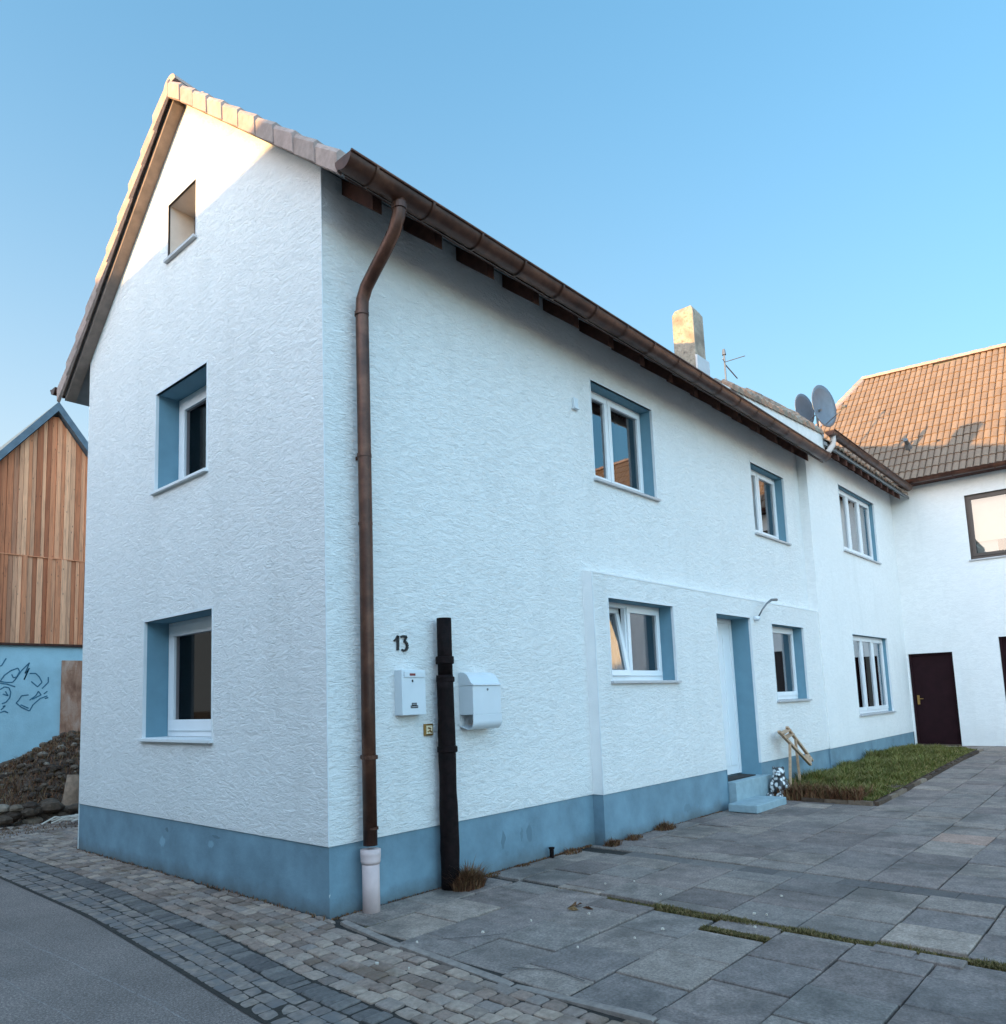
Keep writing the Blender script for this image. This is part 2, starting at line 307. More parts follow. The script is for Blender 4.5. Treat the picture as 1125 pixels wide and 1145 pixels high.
# ------------------------------------------------------------------ object helpers
ORG = {}
def tag(o, label=None, cat=None, group=None, kind=None):
    if label: o['label'] = label
    if cat: o['category'] = cat
    if group: o['group'] = group
    if kind: o['kind'] = kind
    return o
def thing(name, loc, label, cat, group=None):
    o = bpy.data.objects.new(name, None); o.location = loc; o.empty_display_size = .2
    col.objects.link(o); ORG[o.name] = Vector(loc); return tag(o, label, cat, group)
class MB:
    def __init__(s): s.v = []; s.f = []
    def poly(s, *pts):
        i = len(s.v); s.v += [Vector(p) for p in pts]; s.f.append(tuple(range(i, i+len(pts))))
    def box(s, x0, x1, y0, y1, z0, z1):
        i = len(s.v)
        s.v += [Vector((x, y, z)) for z in (z0, z1) for y in (y0, y1) for x in (x0, x1)]
        s.f += [(i, i+2, i+3, i+1), (i+4, i+5, i+7, i+6), (i, i+1, i+5, i+4), (i+2, i+6, i+7, i+3), (i, i+4, i+6, i+2), (i+1, i+3, i+7, i+5)]
    def hexa(s, p):     # eight corners: bottom ring 0-3, top ring 4-7
        i = len(s.v); s.v += [Vector(q) for q in p]
        s.f += [(i+3, i+2, i+1, i), (i+4, i+5, i+6, i+7)] + [(i+k, i+(k+1) % 4, i+4+(k+1) % 4, i+4+k) for k in range(4)]
    def ring(s, loops, cap=True, closed=True):
        i = len(s.v); n = len(loops[0])
        for l in loops: s.v += [Vector(q) for q in l]
        for a in range(len(loops)-1):
            for k in range(n if closed else n-1):
                s.f.append((i+a*n+k, i+a*n+(k+1) % n, i+(a+1)*n+(k+1) % n, i+(a+1)*n+k))
        if cap: s.f.append(tuple(i+k for k in range(n))[::-1]); s.f.append(tuple(i+(len(loops)-1)*n+k for k in range(n)))
    def tube(s, pts, r, n=12, cap=True, rad=None):
        pts = [Vector(p) for p in pts]; loops = []; prev = None
        for k, p in enumerate(pts):
            d = (pts[min(k+1, len(pts)-1)] - pts[max(k-1, 0)]).normalized()
            if prev is None:
                a = Vector((0, 0, 1)) if abs(d.z) < .9 else Vector((1, 0, 0)); prev = d.cross(a).normalized()
            prev = (prev - d*prev.dot(d)).normalized(); q = d.cross(prev)
            rr = (rad[k] if rad else r)
            loops.append([p + (prev*math.cos(2*math.pi*j/n) + q*math.sin(2*math.pi*j/n))*rr for j in range(n)])
        s.ring(loops, cap)
    def bar(s, a, b, wd, th, upv=(0, 0, 1)):
        a, b = Vector(a), Vector(b); d = (b-a).normalized(); sd = d.cross(Vector(upv)).normalized(); u = sd.cross(d)
        sd *= wd/2; u *= th/2
        s.hexa([a-sd-u, a+sd-u, b+sd-u, b-sd-u, a-sd+u, a+sd+u, b+sd+u, b-sd+u])
    def build(s, name, mat, parent=None, smooth=False, bevel=0.0, fix=True):
        me = bpy.data.meshes.new(name); o_ = ORG.get(parent.name, Vector()) if parent else Vector()
        me.from_pydata([v - o_ for v in s.v], [], s.f)
        if fix:
            import bmesh
            bm = bmesh.new(); bm.from_mesh(me); bmesh.ops.recalc_face_normals(bm, faces=bm.faces); bm.to_mesh(me); bm.free()
        me.materials.append(MATS[mat]); o = bpy.data.objects.new(name, me); col.objects.link(o)
        if parent: o.parent = parent; ORG[o.name] = o_
        if smooth:
            for p in me.polygons: p.use_smooth = True
        if bevel:
            b = o.modifiers.new('bevel', 'BEVEL'); b.width = bevel; b.segments = 2; b.limit_method = 'ANGLE'
            for p in me.polygons: p.use_smooth = False
        return o
def setting(mb, name, mat, **k): return tag(mb.build(name, mat, None, **k), kind='structure')
def rnd(a, b): return random.uniform(a, b)

def gz(x, y):       # ground level: the courtyard climbs a little towards the wing
    t_ = min(1, max(0, (x-6.0)/10.0)); return .21*t_*t_*(3-2*t_)

# ------------------------------------------------------------------ ground, road, paving
mb = MB(); xs_ = [-400, -60, -20, -8, -3, 0, 3, 6, 8, 10, 12, 14, 16, 18, 60, 400]; ys_ = [-400, -60, -20, -8, -4, 0, 4, 8, 12, 16, 20, 60, 400]
for i in range(len(xs_)-1):
    for j in range(len(ys_)-1):
        q = [(xs_[i], ys_[j]), (xs_[i+1], ys_[j]), (xs_[i+1], ys_[j+1]), (xs_[i], ys_[j+1])]
        mb.poly(*[(a, b_, gz(a, b_)-.045) for a, b_ in q])
setting(mb, 'ground', 'earth', fix=False)
def interp(tab, y):
    if y <= tab[0][0]: return tab[0][1]
    for (a, u), (b_, v) in zip(tab, tab[1:]):
        if y <= b_: return u + (v-u)*(y-a)/(b_-a)
    return tab[-1][1]
ROADE = [(-9, -1.62), (-3, -1.42), (-1.2, -1.325), (-.2, -1.23), (1.7, -1.08), (4, -1.055), (9, -1.03), (14, -.2), (30, 3)]
DARK = [(-9, -1.15), (-3, -.97), (-1.7, -.915), (-.8, -.875), (.4, -.74), (2.6, -.60), (5.5, -.60), (9, -.6)]
CURB = [(-12, -.13), (-2.8, -.165), (-1.7, -.20), (-.66, -.115), (-.36, -.062), (0, 0.0)]
mb = MB(); yy = [-60, -30, -14] + [-9+.5*i for i in range(60)] + [25, 40]
for a, b_ in zip(yy, yy[1:]):
    mb.poly((-7.0, a, -.012), (interp(ROADE, a)+.02, a, -.012), (interp(ROADE, b_)+.02, b_, -.012), (-7.0, b_, -.012))
setting(mb, 'road', 'asphalt', fix=False)
mb = MB(); mb.box(-8.0, -7.0, -60, 30, -.2, .09); setting(mb, 'far_pavement', 'concrete_light')
mb = MB()           # bedding under the setts and slabs
yy = [-12 + .5*i for i in range(44)]
for a, b_ in zip(yy, yy[1:]): mb.poly((interp(ROADE, a)-.03, a, -.0085), (1.8 if a >= 4.8 else .1, a, -.0085), (1.8 if a >= 4.8 else .1, b_, -.0085), (interp(ROADE, b_)-.03, b_, -.0085))
setting(mb, 'sidewalk_bed', 'joint_soil', fix=False)
def stone(mb, p, zt, dome=.006, cut=.010, zb=-.05):
    """paving stone from four plan corners (ccw): chamfered, slightly domed top"""
    c = [sum(q[0] for q in p)/4, sum(q[1] for q in p)/4]
    tl = [rnd(-.004, .004) for _ in range(2)]
    def at(q, k, z): x = c[0]+(q[0]-c[0])*k; y = c[1]+(q[1]-c[1])*k; return (x, y, z + tl[0]*(q[0]-c[0])*8 + tl[1]*(q[1]-c[1])*8)
    L = max(.03, math.hypot(p[0][0]-c[0], p[0][1]-c[1])); k = 1-cut/L
    outer = []; inner = []
    for a in range(4):
        q, q2 = p[a], p[(a+1) % 4]
        for s_ in (rnd(.05, .12), .5, rnd(.88, .95)):
            pt = (q[0]+(q2[0]-q[0])*s_, q[1]+(q2[1]-q[1])*s_)
            j = (rnd(-.003, .003), rnd(-.003, .003)); pt = (pt[0]+j[0], pt[1]+j[1])
            outer.append(pt); inner.append(pt)
    mb.ring([[(q[0], q[1], zb) for q in outer], [at(q, 1, zt-cut*.8) for q in outer], [at(q, k, zt-dome*.3) for q in inner], [at(q, k*.6, zt+dome*.4) for q in inner]], cap=True)
def setts(mb, x_of, y0, y1, wd, ln, rows, zt, jit, stop=None, cross=False, gap=.008, zj=.006):
    for r_ in range(rows):
        y = y0 + rnd(0, ln)
        while y < y1:
            l = ln*rnd(.8, 1.25)
            def X(yq, k): return x_of(yq) + k*wd
            w0 = r_+gap/wd/2; w1 = r_+1-gap/wd/2
            ya, yb = y+gap/2, y+l-gap/2
            p = [(X(ya, w0)+rnd(-jit, jit), ya+rnd(-jit, jit)), (X(ya, w1)+rnd(-jit, jit), ya+rnd(-jit, jit)), (X(yb, w1)+rnd(-jit, jit), yb+rnd(-jit, jit)), (X(yb, w0)+rnd(-jit, jit), yb+rnd(-jit, jit))]
            ok = True
            if stop:
                lo = min(q[0] for q in p); p = [(min(q[0], stop(q[1])), q[1]) for q in p]; ok = min(p[1][0]-p[0][0], p[2][0]-p[3][0]) > .03
            if ok: stone(mb, p, zt + rnd(-zj, zj))
            y += l
def limit(y):
    if y < 0: return interp(CURB, y) - .005
    if y < 4.9: return -.004
    return 1.7 - .10*(y-4.9)
mb = MB(); setts(mb, lambda y: interp(DARK, y)+.06+.16*0, -7, 7.6, .112, .128, 22, .004, .007, limit); setting(mb, 'sidewalk', 'sett_stone')
mb = MB(); setts(mb, lambda y: interp(DARK, y)-.115, -7, 9, .165, .095, 1, .001, .006); setting(mb, 'basalt_border', 'basalt_sett')
mb = MB()
for r_ in range(3):
    y = -7.0
    while y < 9:
        l = rnd(.09, .15); f0, f1 = r_/3, (r_+1)/3
        X = lambda yq, k: interp(ROADE, yq) + (interp(DARK, yq)-.12 - interp(ROADE, yq))*k
        stone(mb, [(X(y, f0)+.003, y+.003), (X(y, f1)-.003, y+.003), (X(y+l, f1)-.003, y+l-.003), (X(y+l, f0)+.003, y+l-.003)], -.006 + rnd(-.002, .002), .002, .004)
        y += l
setting(mb, 'street_gutter', 'gutter_sett')
mb = MB(); y = -.15
while y > -11:
    l = rnd(.75, 1.05); p = [(interp(CURB, y-l)+.0, y-l+.004), (interp(CURB, y-l)+.062, y-l+.004), (interp(CURB, y)+.062, y-.004), (interp(CURB, y)+.0, y-.004)]
    stone(mb, p, .008+rnd(-.002, .002), .002, .008); y -= l
setting(mb, 'kerb', 'concrete_light')

# courtyard slabs
mb = MB()
for a, b_ in [(x0, x0+1.0) for x0 in [-.05+i for i in range(22)]]:
    for c in range(14):
        y0, y1 = -14+c, -13+c
        mb.poly((a, y0, gz(a, 0)-.022), (b_, y0, gz(b_, 0)-.022), (b_, y1, gz(b_, 0)-.022), (a, y1, gz(a, 0)-.022))
setting(mb, 'courtyard_bed', 'joint_soil', fix=False)
def slab(mb, x0, x1, y0, y1, gap=.012, dz=None):
    dz = rnd(-.006, .006) if dz is None else dz; tx, ty = rnd(-.006, .006), rnd(-.006, .006); e = gap/2
    j = [rnd(-.0025, .0025) for _ in range(8)]
    p = [(x0+e+j[0], y0+e+j[1]), (x1-e+j[2], y0+e+j[3]), (x1-e+j[4], y1-e+j[5]), (x0+e+j[6], y1-e+j[7])]
    cx, cy = (x0+x1)/2, (y0+y1)/2
    def z(q): return gz(q[0], q[1]) + dz + tx*(q[0]-cx) + ty*(q[1]-cy)
    c = .005
    def inn(q): return (q[0]+(c if q[0] < cx else -c), q[1]+(c if q[1] < cy else -c))
    mb.ring([[(q[0], q[1], z(q)-.05) for q in p], [(q[0], q[1], z(q)-.005) for q in p], [(*inn(q), z(q)) for q in p]])
ROWS = [-.02, -.385, -.84, -1.31, -1.78, -2.26, -2.73, -3.18, -3.64, -4.09]
while ROWS[-1] > -13: ROWS.append(ROWS[-1]-.455)
mb = MB()
for k in range(len(ROWS)-1):
    y1, y0 = ROWS[k], ROWS[k+1]; off = [.73, 1.01, .70, .43, .64, .85, .59, .33, .85, .55][k % 10]
    xa = max(interp(CURB, y1), interp(CURB, y0)) + .066
    x = off - 1.0
    while x < 1.70:
        xn = x + .5 + rnd(-.012, .012)
        a, b_ = max(x, xa), min(xn, 1.685 if y0 < -1.5 else 1.78)
        if b_ - a > .09:
            if -2.8 < y0 < -2.5 and b_ > 1.42 and a < 1.55: b_ = 1.41
            if b_-a > .05: slab(mb, a, b_, y0, y1)
        x = xn
slab(mb, 1.50, 1.74, -2.72, -2.28)
# broken half slabs at the moss joint
slab(mb, 1.58, 1.72, -3.52, -3.28, dz=.012); slab(mb, 1.56, 1.70, -3.78, -3.53, dz=.014)
R2 = [-.02, -.37, -.78, -1.20, -1.72, -2.24, -2.77, -3.27, -3.75, -4.2]
while R2[-1] > -13: R2.append(R2[-1]-.48)
for (xa, xb, rows, gp) in ((1.80, 3.20, R2, .012), (3.45, 10.9, R2, .011), (10.9, 17.2, R2, .010)):
    for k in range(len(rows)-1):
        y1, y0 = rows[k], rows[k+1]; x = xa - rnd(.05, .45) if xa > 3.3 else [1.80, 1.86, 1.45, 1.83, 1.50, 1.82, 1.79, 1.86, 1.47, 1.75][k % 10]-.01
        while x < xb:
            xn = x + (.47 if xa < 3 else random.choice((.5, .5, .5, .75, .35)))
            a, b_ = max(x, xa), min(xn, xb)
            if b_-a > .08:
                wall = -.13 if a > 3.5 else 0
                yt = min(y1, wall-.01)
                inbed = a < 15.2 and b_ > 7.75 and y1 > -1.0
                if yt - y0 > .05: slab(mb, a, b_, y0, yt, gp)
            x = xn
setting(mb, 'courtyard_paving', 'slab_stone')
for pts in (((.13, -1.02), (.36, -1.21), (.50, -1.31)), ((.02, -1.76), (.13, -1.98), (.10, -2.22))):
    q = MB()
    for a, b_ in zip(pts, pts[1:]):
        a, b_ = Vector((*a, .010)), Vector((*b_, .010)); d = (b_-a).normalized()*.004; n_ = Vector((-d.y, d.x, 0)); q.poly(a-n_, b_-n_, b_+n_, a+n_)
    setting(q, 'paving_crack', 'mat_dark', fix=False)
q = MB()
for _ in range(16):
    x, y = rnd(-.8, 2.6), rnd(-2.6, -.3); a = rnd(0, 6); r_ = rnd(.006, .014)
    q.hexa([(x+r_*math.cos(a+k*1.57)*rnd(.6, 1.3), y+r_*math.sin(a+k*1.57), z) for z in (.004, .016) for k in range(4)])
tag(q.build('stone_chips', 'branch_pale'), kind='stuff')
mb = MB(); y = -.55
while y > -13:
    l = rnd(.18, .4); mb.ring([[(3.215, y-l, -.02), (3.435, y-l, -.02), (3.435, y-.004, -.02), (3.215, y-.004, -.02)], [(3.215, y-l, -.006), (3.435, y-l, -.006), (3.435, y-.004, -.006), (3.215, y-.004, -.006)]]); y -= l
setting(mb, 'drain_strip', 'basalt_sett')

def blades(mb, n, fn, h0, h1, wd, lean=.5, seg=2):
    for _ in range(n):
        r_ = fn()
        if r_ is None: continue
        x, y, z, hs = r_
        h = rnd(h0, h1)*hs; a = rnd(0, 6.28); l = h*lean*rnd(.2, 1); dx, dy = math.cos(a)*l, math.sin(a)*l; px_, py_ = -math.sin(a)*wd/2, math.cos(a)*wd/2
        i = len(mb.v)
        mb.v += [Vector((x-px_, y-py_, z)), Vector((x+px_, y+py_, z)), Vector((x+dx*.4+px_*.8, y+dy*.4+py_*.8, z+h*.6)), Vector((x+dx*.4-px_*.8, y+dy*.4-py_*.8, z+h*.6)), Vector((x+dx, y+dy, z+h*rnd(.8, 1)))]
        mb.f += [(i, i+1, i+2, i+3), (i+3, i+2, i+4)]
# moss in the open joints
mb = MB()
def f_():
    c = random.random()
    if c < .72: y = rnd(-5.5, -1.72); return (1.745+rnd(-.066, .066)*random.choice((1, 1, .6)), y, -.022, 1.15*(.6+.5*math.sin(y*6)**2))
    if c < .86: return (1.455+rnd(-.045, .045), rnd(-2.72, -2.26), -.024, 1)
    if c < .93: return (rnd(1.70, 1.80), rnd(-1.75, -.6), -.024, .6)
    return (rnd(-.04, .7), -.385+rnd(-.015, .015), -.024, .8)
blades(mb, 26000, f_, .012, .036, .007, .9)
tag(mb.build('moss', 'moss', fix=False), kind='stuff')
# grass bed along the facade
mb = MB(); mb.hexa([(7.78, -1.62, .0), (15.5, -1.66, .1), (15.5, -.17, .1), (8.0, -.17, .0), (7.83, -1.58, gz(8, 0)+.035), (15.4, -1.60, gz(15, 0)+.03), (15.4, -.17, gz(15, 0)+.05), (8.0, -.17, gz(8, 0)+.06)])
setting(mb, 'flower_bed_soil', 'earth')
mb = MB()
def f_():
    x = 7.85 + 7.6*random.random()**1.15; y = -.2 - 1.42*random.random()
    edge = min(1, (y+1.66)/.35); hump = .80+.35*math.sin(x*2.3+y*3)*math.sin(x*.9)+.35*math.sin(x*7.1-y*5)*math.sin(y*9+x*3)
    return (x, y, gz(x, y)+.03, max(.25, edge)*hump*(1.25 if x < 9.3 else 1.0)*(1 if x < 14 else .6))
blades(mb, 56000, f_, .03, .19, .009, 1.2)
tag(mb.build('grass', 'grass_blade', fix=False), kind='stuff')
mb = MB()
def f_():
    x = 7.72+abs(random.gauss(0, .28)); y = rnd(-1.5, -.35); return (x, y, gz(x, y), 1)
blades(mb, 2600, f_, .06, .26, .016, .8)
tag(mb.build('withered_border_plants', 'dry_weed', fix=False), kind='stuff')
mb = MB(); x = 7.75
while x < 15.3:
    l = rnd(.3, .5); mb.hexa([(x, -1.73, gz(x, 0)-.02), (x+l-.01, -1.73, gz(x, 0)-.02), (x+l-.01, -1.67, gz(x, 0)-.02), (x, -1.67, gz(x, 0)-.02), (x, -1.725, gz(x, 0)+.05+rnd(-.01, .01)), (x+l-.012, -1.725, gz(x, 0)+.05+rnd(-.01, .01)), (x+l-.012, -1.675, gz(x, 0)+.05), (x, -1.675, gz(x, 0)+.05)]); x += l
y = -1.66
while y < -.95: mb.box(7.70, 7.76, y, y+.30, .0, gz(8, 0)+.045+rnd(0, .01)); y += .31
tag(mb.build('bed_edging', 'rubble_stone'), 'low edging of worn brown stones along the grass bed', 'edging')

# ------------------------------------------------------------------ wall panels and windows
def S(y0): return lambda u, d, z: (u, y0+d, z)          # facade facing -Y, u = x
def Wm(x0): return lambda u, d, z: (x0+d, u, z)         # facade facing -X, u = y
def lbox(mb, T, u0, u1, d0, d1, z0, z1):
    p = [T(u0, d0, z0), T(u1, d1, z1)]
    mb.box(*sorted((p[0][0], p[1][0])), *sorted((p[0][1], p[1][1])), *sorted((p[0][2], p[1][2])))
def panel(mb, T, u0, u1, z0, top, holes, extra=()):
    """wall face with rectangular openings; top is a height or a function of u"""
    tf = top if callable(top) else (lambda u: top)
    us = sorted({u0, u1, *[h for q in holes for h in q[:2]], *extra}); us = [u for u in us if u0 <= u <= u1]
    for a, b_ in zip(us, us[1:]):
        hs = sorted([q for q in holes if q[0] <= a+1e-6 and q[1] >= b_-1e-6], key=lambda q: q[2]); z = z0
        for q in hs:
            mb.poly(T(a, 0, z), T(b_, 0, z), T(b_, 0, q[2]), T(a, 0, q[2])); z = q[3]
        mb.poly(T(a, 0, z), T(b_, 0, z), T(b_, 0, tf(b_)), T(a, 0, tf(a)))
def window(par, T, u0, u1, z0, z1, sashes, depth, tilt=None, frame='pvc_white', reveal='reveal_blue', sill=True, over=.035, curtains=(), glass='window_glass', bead=True, label=None, sw=.068):
    """sashes: list of relative widths from u0 to u1"""
    fr = MB(); fw_ = .055; d0, d1 = depth, depth+.07; zb = z0+.015
    for a, b_, c, d in ((u0, u1, z1-fw_, z1), (u0, u1, zb, zb+.075), (u0, u0+fw_, zb+.075, z1-fw_), (u1-fw_, u1, zb+.075, z1-fw_)): lbox(fr, T, a, b_, d0, d1, c, d)
    tot = sum(sashes); u = u0+fw_; span = (u1-u0-2*fw_); edges = []
    for s_ in sashes: edges.append((u, u+span*s_/tot)); u += span*s_/tot
    panes = []
    for k, (a, b_) in enumerate(edges):
        za, zc = zb+.06, z1-fw_+.015
        if k and True: lbox(fr, T, a-.018, a+.018, d0+.004, d1-.01, zb+.075, z1-fw_)
        aa, bb = a+(.008 if k else -.012), b_-(.008 if k < len(edges)-1 else -.012)
        if tilt == k:
            ang = R(9.0)
            def TT(u, d, z, T=T, za=za, ang=ang): 
                dz = z-za; dd = d-d0; return T(u, d0-.02 + dd*math.cos(ang)+dz*math.sin(ang), za + dz*math.cos(ang)-dd*math.sin(ang))
        else: TT = T
        def hb(m_, u_a, u_b, da, db, z_a, z_b):
            m_.hexa([TT(u_a, da, z_a), TT(u_b, da, z_a), TT(u_b, db, z_a), TT(u_a, db, z_a), TT(u_a, da, z_b), TT(u_b, da, z_b), TT(u_b, db, z_b), TT(u_a, db, z_b)])
        e0, e1 = d0-.018, d0+.05
        for q in ((aa, bb, zc-sw, zc), (aa, bb, za, za+sw), (aa, aa+sw, za+sw, zc-sw), (bb-sw, bb, za+sw, zc-sw)): hb(fr, q[0], q[1], e0, e1, q[2], q[3])
        g_ = MB(); g_.poly(TT(aa+sw, d0+.012, za+sw), TT(bb-sw, d0+.012, za+sw), TT(bb-sw, d0+.012, zc-sw), TT(aa+sw, d0+.012, zc-sw)); panes.append(g_)
    wd = fr.build('window', frame, par, bevel=.004)
    if label: wd['label'] = label
    for g_ in panes: g_.build('pane', glass, wd, fix=False)
    rv = MB(); e = .004
    rv.poly(T(u0, 0, z0), T(u0, d1+.02, z0), T(u0, d1+.02, z1), T(u0, 0, z1)); rv.poly(T(u1, 0, z0), T(u1, d1+.02, z0), T(u1, d1+.02, z1), T(u1, 0, z1))
    rv.poly(T(u0, 0, z1), T(u1, 0, z1), T(u1, d1+.02, z1), T(u0, d1+.02, z1)); rv.poly(T(u0, 0, z0), T(u1, 0, z0), T(u1, d1+.02, z0), T(u0, d1+.02, z0))
    rv.build('reveal', reveal, wd, fix=False)
    if bead:
        bd = MB(); q = .016
        lbox(bd, T, u0-q, u1+q, -.005, .03, z1, z1+q+.008); lbox(bd, T, u0-q, u0+.001, -.005, .03, z0, z1); lbox(bd, T, u1-.001, u1+q, -.005, .03, z0, z1)
        bd.build('edge_bead', 'bead_white', wd)
    if sill:
        s_ = MB(); lbox(s_, T, u0-over, u1+over, -.045, 0.0, z0-.022, z0+.006); lbox(s_, T, u0+.001, u1-.001, 0.0, d0+.01, z0-.008, z0+.012); s_.build('sill', 'bead_white' if sill == 'white' else 'sill_metal', wd, bevel=.002)
    rm = MB(); p, dd = .35, 1.1
    for q in ((u0-p, d1+.02, u0-p, dd), (u1+p, d1+.02, u1+p, dd), (u0-p, dd, u1+p, dd)):
        rm.poly(T(q[0], q[1], z0-p), T(q[2], q[3], z0-p), T(q[2], q[3], z1+.2), T(q[0], q[1], z1+.2))
    for zq in (z0-p, z1+.2): rm.poly(T(u0-p, d1+.02, zq), T(u1+p, d1+.02, zq), T(u1+p, dd, zq), T(u0-p, dd, zq))
    rm.build('dark_room_box', 'dark_interior', wd, fix=False)  # near-black box painted to stand in for the unlit room behind the glass
    for (a, b_, c, d, mt) in curtains:
        cu = MB(); n_ = 18; ua, ub = u0+(u1-u0)*a, u0+(u1-u0)*b_; za, zc = z0+(z1-z0)*c, z0+(z1-z0)*d
        lo = [T(ua+(ub-ua)*k/n_, d1+.10+.018*math.sin(k*2.1), za) for k in range(n_+1)]; hi = [T(ua+(ub-ua)*k/n_, d1+.10+.018*math.sin(k*2.1), zc) for k in range(n_+1)]
        cu.ring([lo, hi], cap=False, closed=False); cu.build('curtain', mt, wd, smooth=True, fix=False)
    return wd

# ------------------------------------------------------------------ tile fields, gutters
def tiles(mb, O, U, V, nu, nv, tw, tl, keep=None, amp=.028, lift=.022, jit=.004, thick=.014, prof=None):
    O, U, V = Vector(O), Vector(U).normalized(), Vector(V).normalized(); Nn = U.cross(V).normalized()
    if Nn.z < 0: Nn = -Nn
    prof = prof or [(0, .35), (.12, .85), (.25, 1), (.40, .8), (.55, .25), (.75, 0), (1.02, .12)]
    for j in range(nv):
        for i in range(nu):
            if keep and not keep((O + U*((i+.5)*tw) + V*((j+.5)*tl))): continue
            du, dn = rnd(-jit, jit), rnd(-jit, jit); k0 = len(mb.v)
            for vv, ln_ in ((0, lift), (1.06, 0.0)):
                for (a, h) in prof: mb.v.append(O + U*((i+a)*tw+du) + V*((j+vv)*tl) + Nn*(h*amp+ln_+dn))
            for (a, h) in prof: mb.v.append(O + U*((i+a)*tw+du) + V*(j*tl+.004) + Nn*(h*amp+lift+dn-thick-.012))
            n_ = len(prof)
            for q in range(n_-1): mb.f.append((k0+q, k0+q+1, k0+n_+q+1, k0+n_+q)); mb.f.append((k0+q+1, k0+q, k0+2*n_+q, k0+2*n_+q+1))
def gutter(par, a, b_, r, out, name='gutter', seg=.62, mat='copper_brown'):
    """half-round gutter from a to b, open side up, with rolled front bead, end caps and bracket straps"""
    a, b_, out = Vector(a), Vector(b_), Vector(out); d = (b_-a).normalized(); g_ = MB(); n_ = 14
    def arc(p, rr): return [p + out*(rr*math.cos(t_)) + Vector((0, 0, -rr*math.sin(t_))) for t_ in [math.pi*k/n_ for k in range(n_+1)]]
    L = (b_-a).length; st = 24
    g_.ring([arc(a+d*(L*k/st)+Vector((0, 0, rnd(-.004, .004))), r) for k in range(st+1)], cap=False, closed=False)
    g_.ring([arc(a+d*(L*k/st), r-.004) for k in range(st+1)], cap=False, closed=False)
    for p in (a, b_): g_.poly(*arc(p, r))
    g_.tube([a+out*(r+.004), b_+out*(r+.004)], .012, 8)
    go = g_.build(name, mat, par, smooth=True); 
    x = .25
    while x < L:
        q = MB(); q.ring([arc(a+d*x, r+.004), arc(a+d*(x+.022), r+.004)], cap=False, closed=False); q.ring([arc(a+d*x, r+.013), arc(a+d*(x+.024), r+.013)], cap=False, closed=False)
        q.build('gutter_strap', mat, go, smooth=True, fix=False); x += seg
    return go

# ------------------------------------------------------------------ HOUSE A (gabled, white, street corner)
PL = .524
HA = thing('gabled_house', (0, 0, 0), 'tall narrow white rendered house with blue plinth and steep gable at the street corner', 'house')
YW, YR, ZR, ZE, ZEL = 4.885, 2.45, 8.176, 6.106, 6.067
X1, D1, ZT1, XS, D2, XC = 3.582, -.135, 2.99, 10.90, -.165, 16.74
topg = lambda y: ZE+(ZR-ZE)*y/YR if y <= YR else ZR+(ZEL-ZR)*(y-YR)/(YW-YR)
GT, GM, GN = (2.161, 2.775, 6.488, 7.134), (1.899, 3.002, 3.917, 5.022), (1.767, 3.198, 1.302, 2.537)
FA, FB = (3.972, 5.448, 4.163, 5.407), (8.69, 10.148, 4.164, 5.372)
FG, FD, FH = (3.889, 5.427, 1.751, 2.714), (6.695, 7.867, .35, 2.702), (8.708, 10.113, 1.419, 2.655)
FC, FK = (12.728, 15.197, 4.345, 5.714), (12.757, 15.201, 1.044, 2.648)
wl = MB()
panel(wl, Wm(0), 0, YW, PL, topg, [GT, GM, GN], extra=(YR,))
panel(wl, S(0), 0, X1, PL, ZE, []); panel(wl, S(0), X1, XS+.2, ZT1, ZE, [FA, FB])
panel(wl, S(D1), X1, XS, PL, ZT1, [FG, (FD[0], FD[1], PL, FD[3]), FH])

for a, b_, y in ((0, X1, 0), (X1, FD[0], D1), (FD[1], XS, D1)): wl.poly((a, y, PL), (b_, y, PL), (b_, y+.02, PL), (a, y+.02, PL))
wl.poly((0, 0, PL), (0, YW, PL), (.02, YW, PL), (.02, 0, PL))
wl.poly((0, YW, 0), (XS, YW, 0), (XS, YW, ZEL), (0, YW, ZEL)); wl.poly((XS, YW, 0), (XS, 0, 0), (XS, 0, ZE), (XS, YR, ZR), (XS, YW, ZEL))
wl.build('wall', 'render_white', HA, fix=False)
q = MB(); q.poly((X1, D1, PL), (X1, 0.012, PL), (X1, 0.012, ZT1), (X1, D1, ZT1)); q.poly((X1, D1, ZT1), (XS, D1, ZT1), (XS, 0, ZT1+.035), (X1, 0, ZT1+.035)); q.poly((X1, D1, ZT1), (X1, 0, ZT1), (X1, 0, ZT1+.035)); q.build('wall_ledge', 'render_smooth', HA, fix=False)
pl = MB(); z0 = -.3
panel(pl, Wm(.012), .012, YW, z0, PL+.01, []); panel(pl, S(.012), .012, X1+.02, z0, PL+.01, [])
panel(pl, S(D1+.012), X1+.012, FD[0], z0, PL+.01, []); panel(pl, S(D1+.012), FD[1], XS+.2, z0, PL+.01, [])
pl.poly((X1+.012, D1+.012, z0), (X1+.012, .02, z0), (X1+.012, .02, PL+.01), (X1+.012, D1+.012, PL+.01))
pl.build('plinth', 'plinth_blue', HA, fix=False)
cb = MB(); cb.box(-.002, .006, -.002, .006, PL, ZE-.05); cb.box(X1-.003, X1+.010, D1-.004, D1+.008, PL, ZT1); cb.box(X1+.010, XS, D1-.005, D1+.006, ZT1-.010, ZT1+.006)
cb.build('corner_bead', 'bead_white', HA)
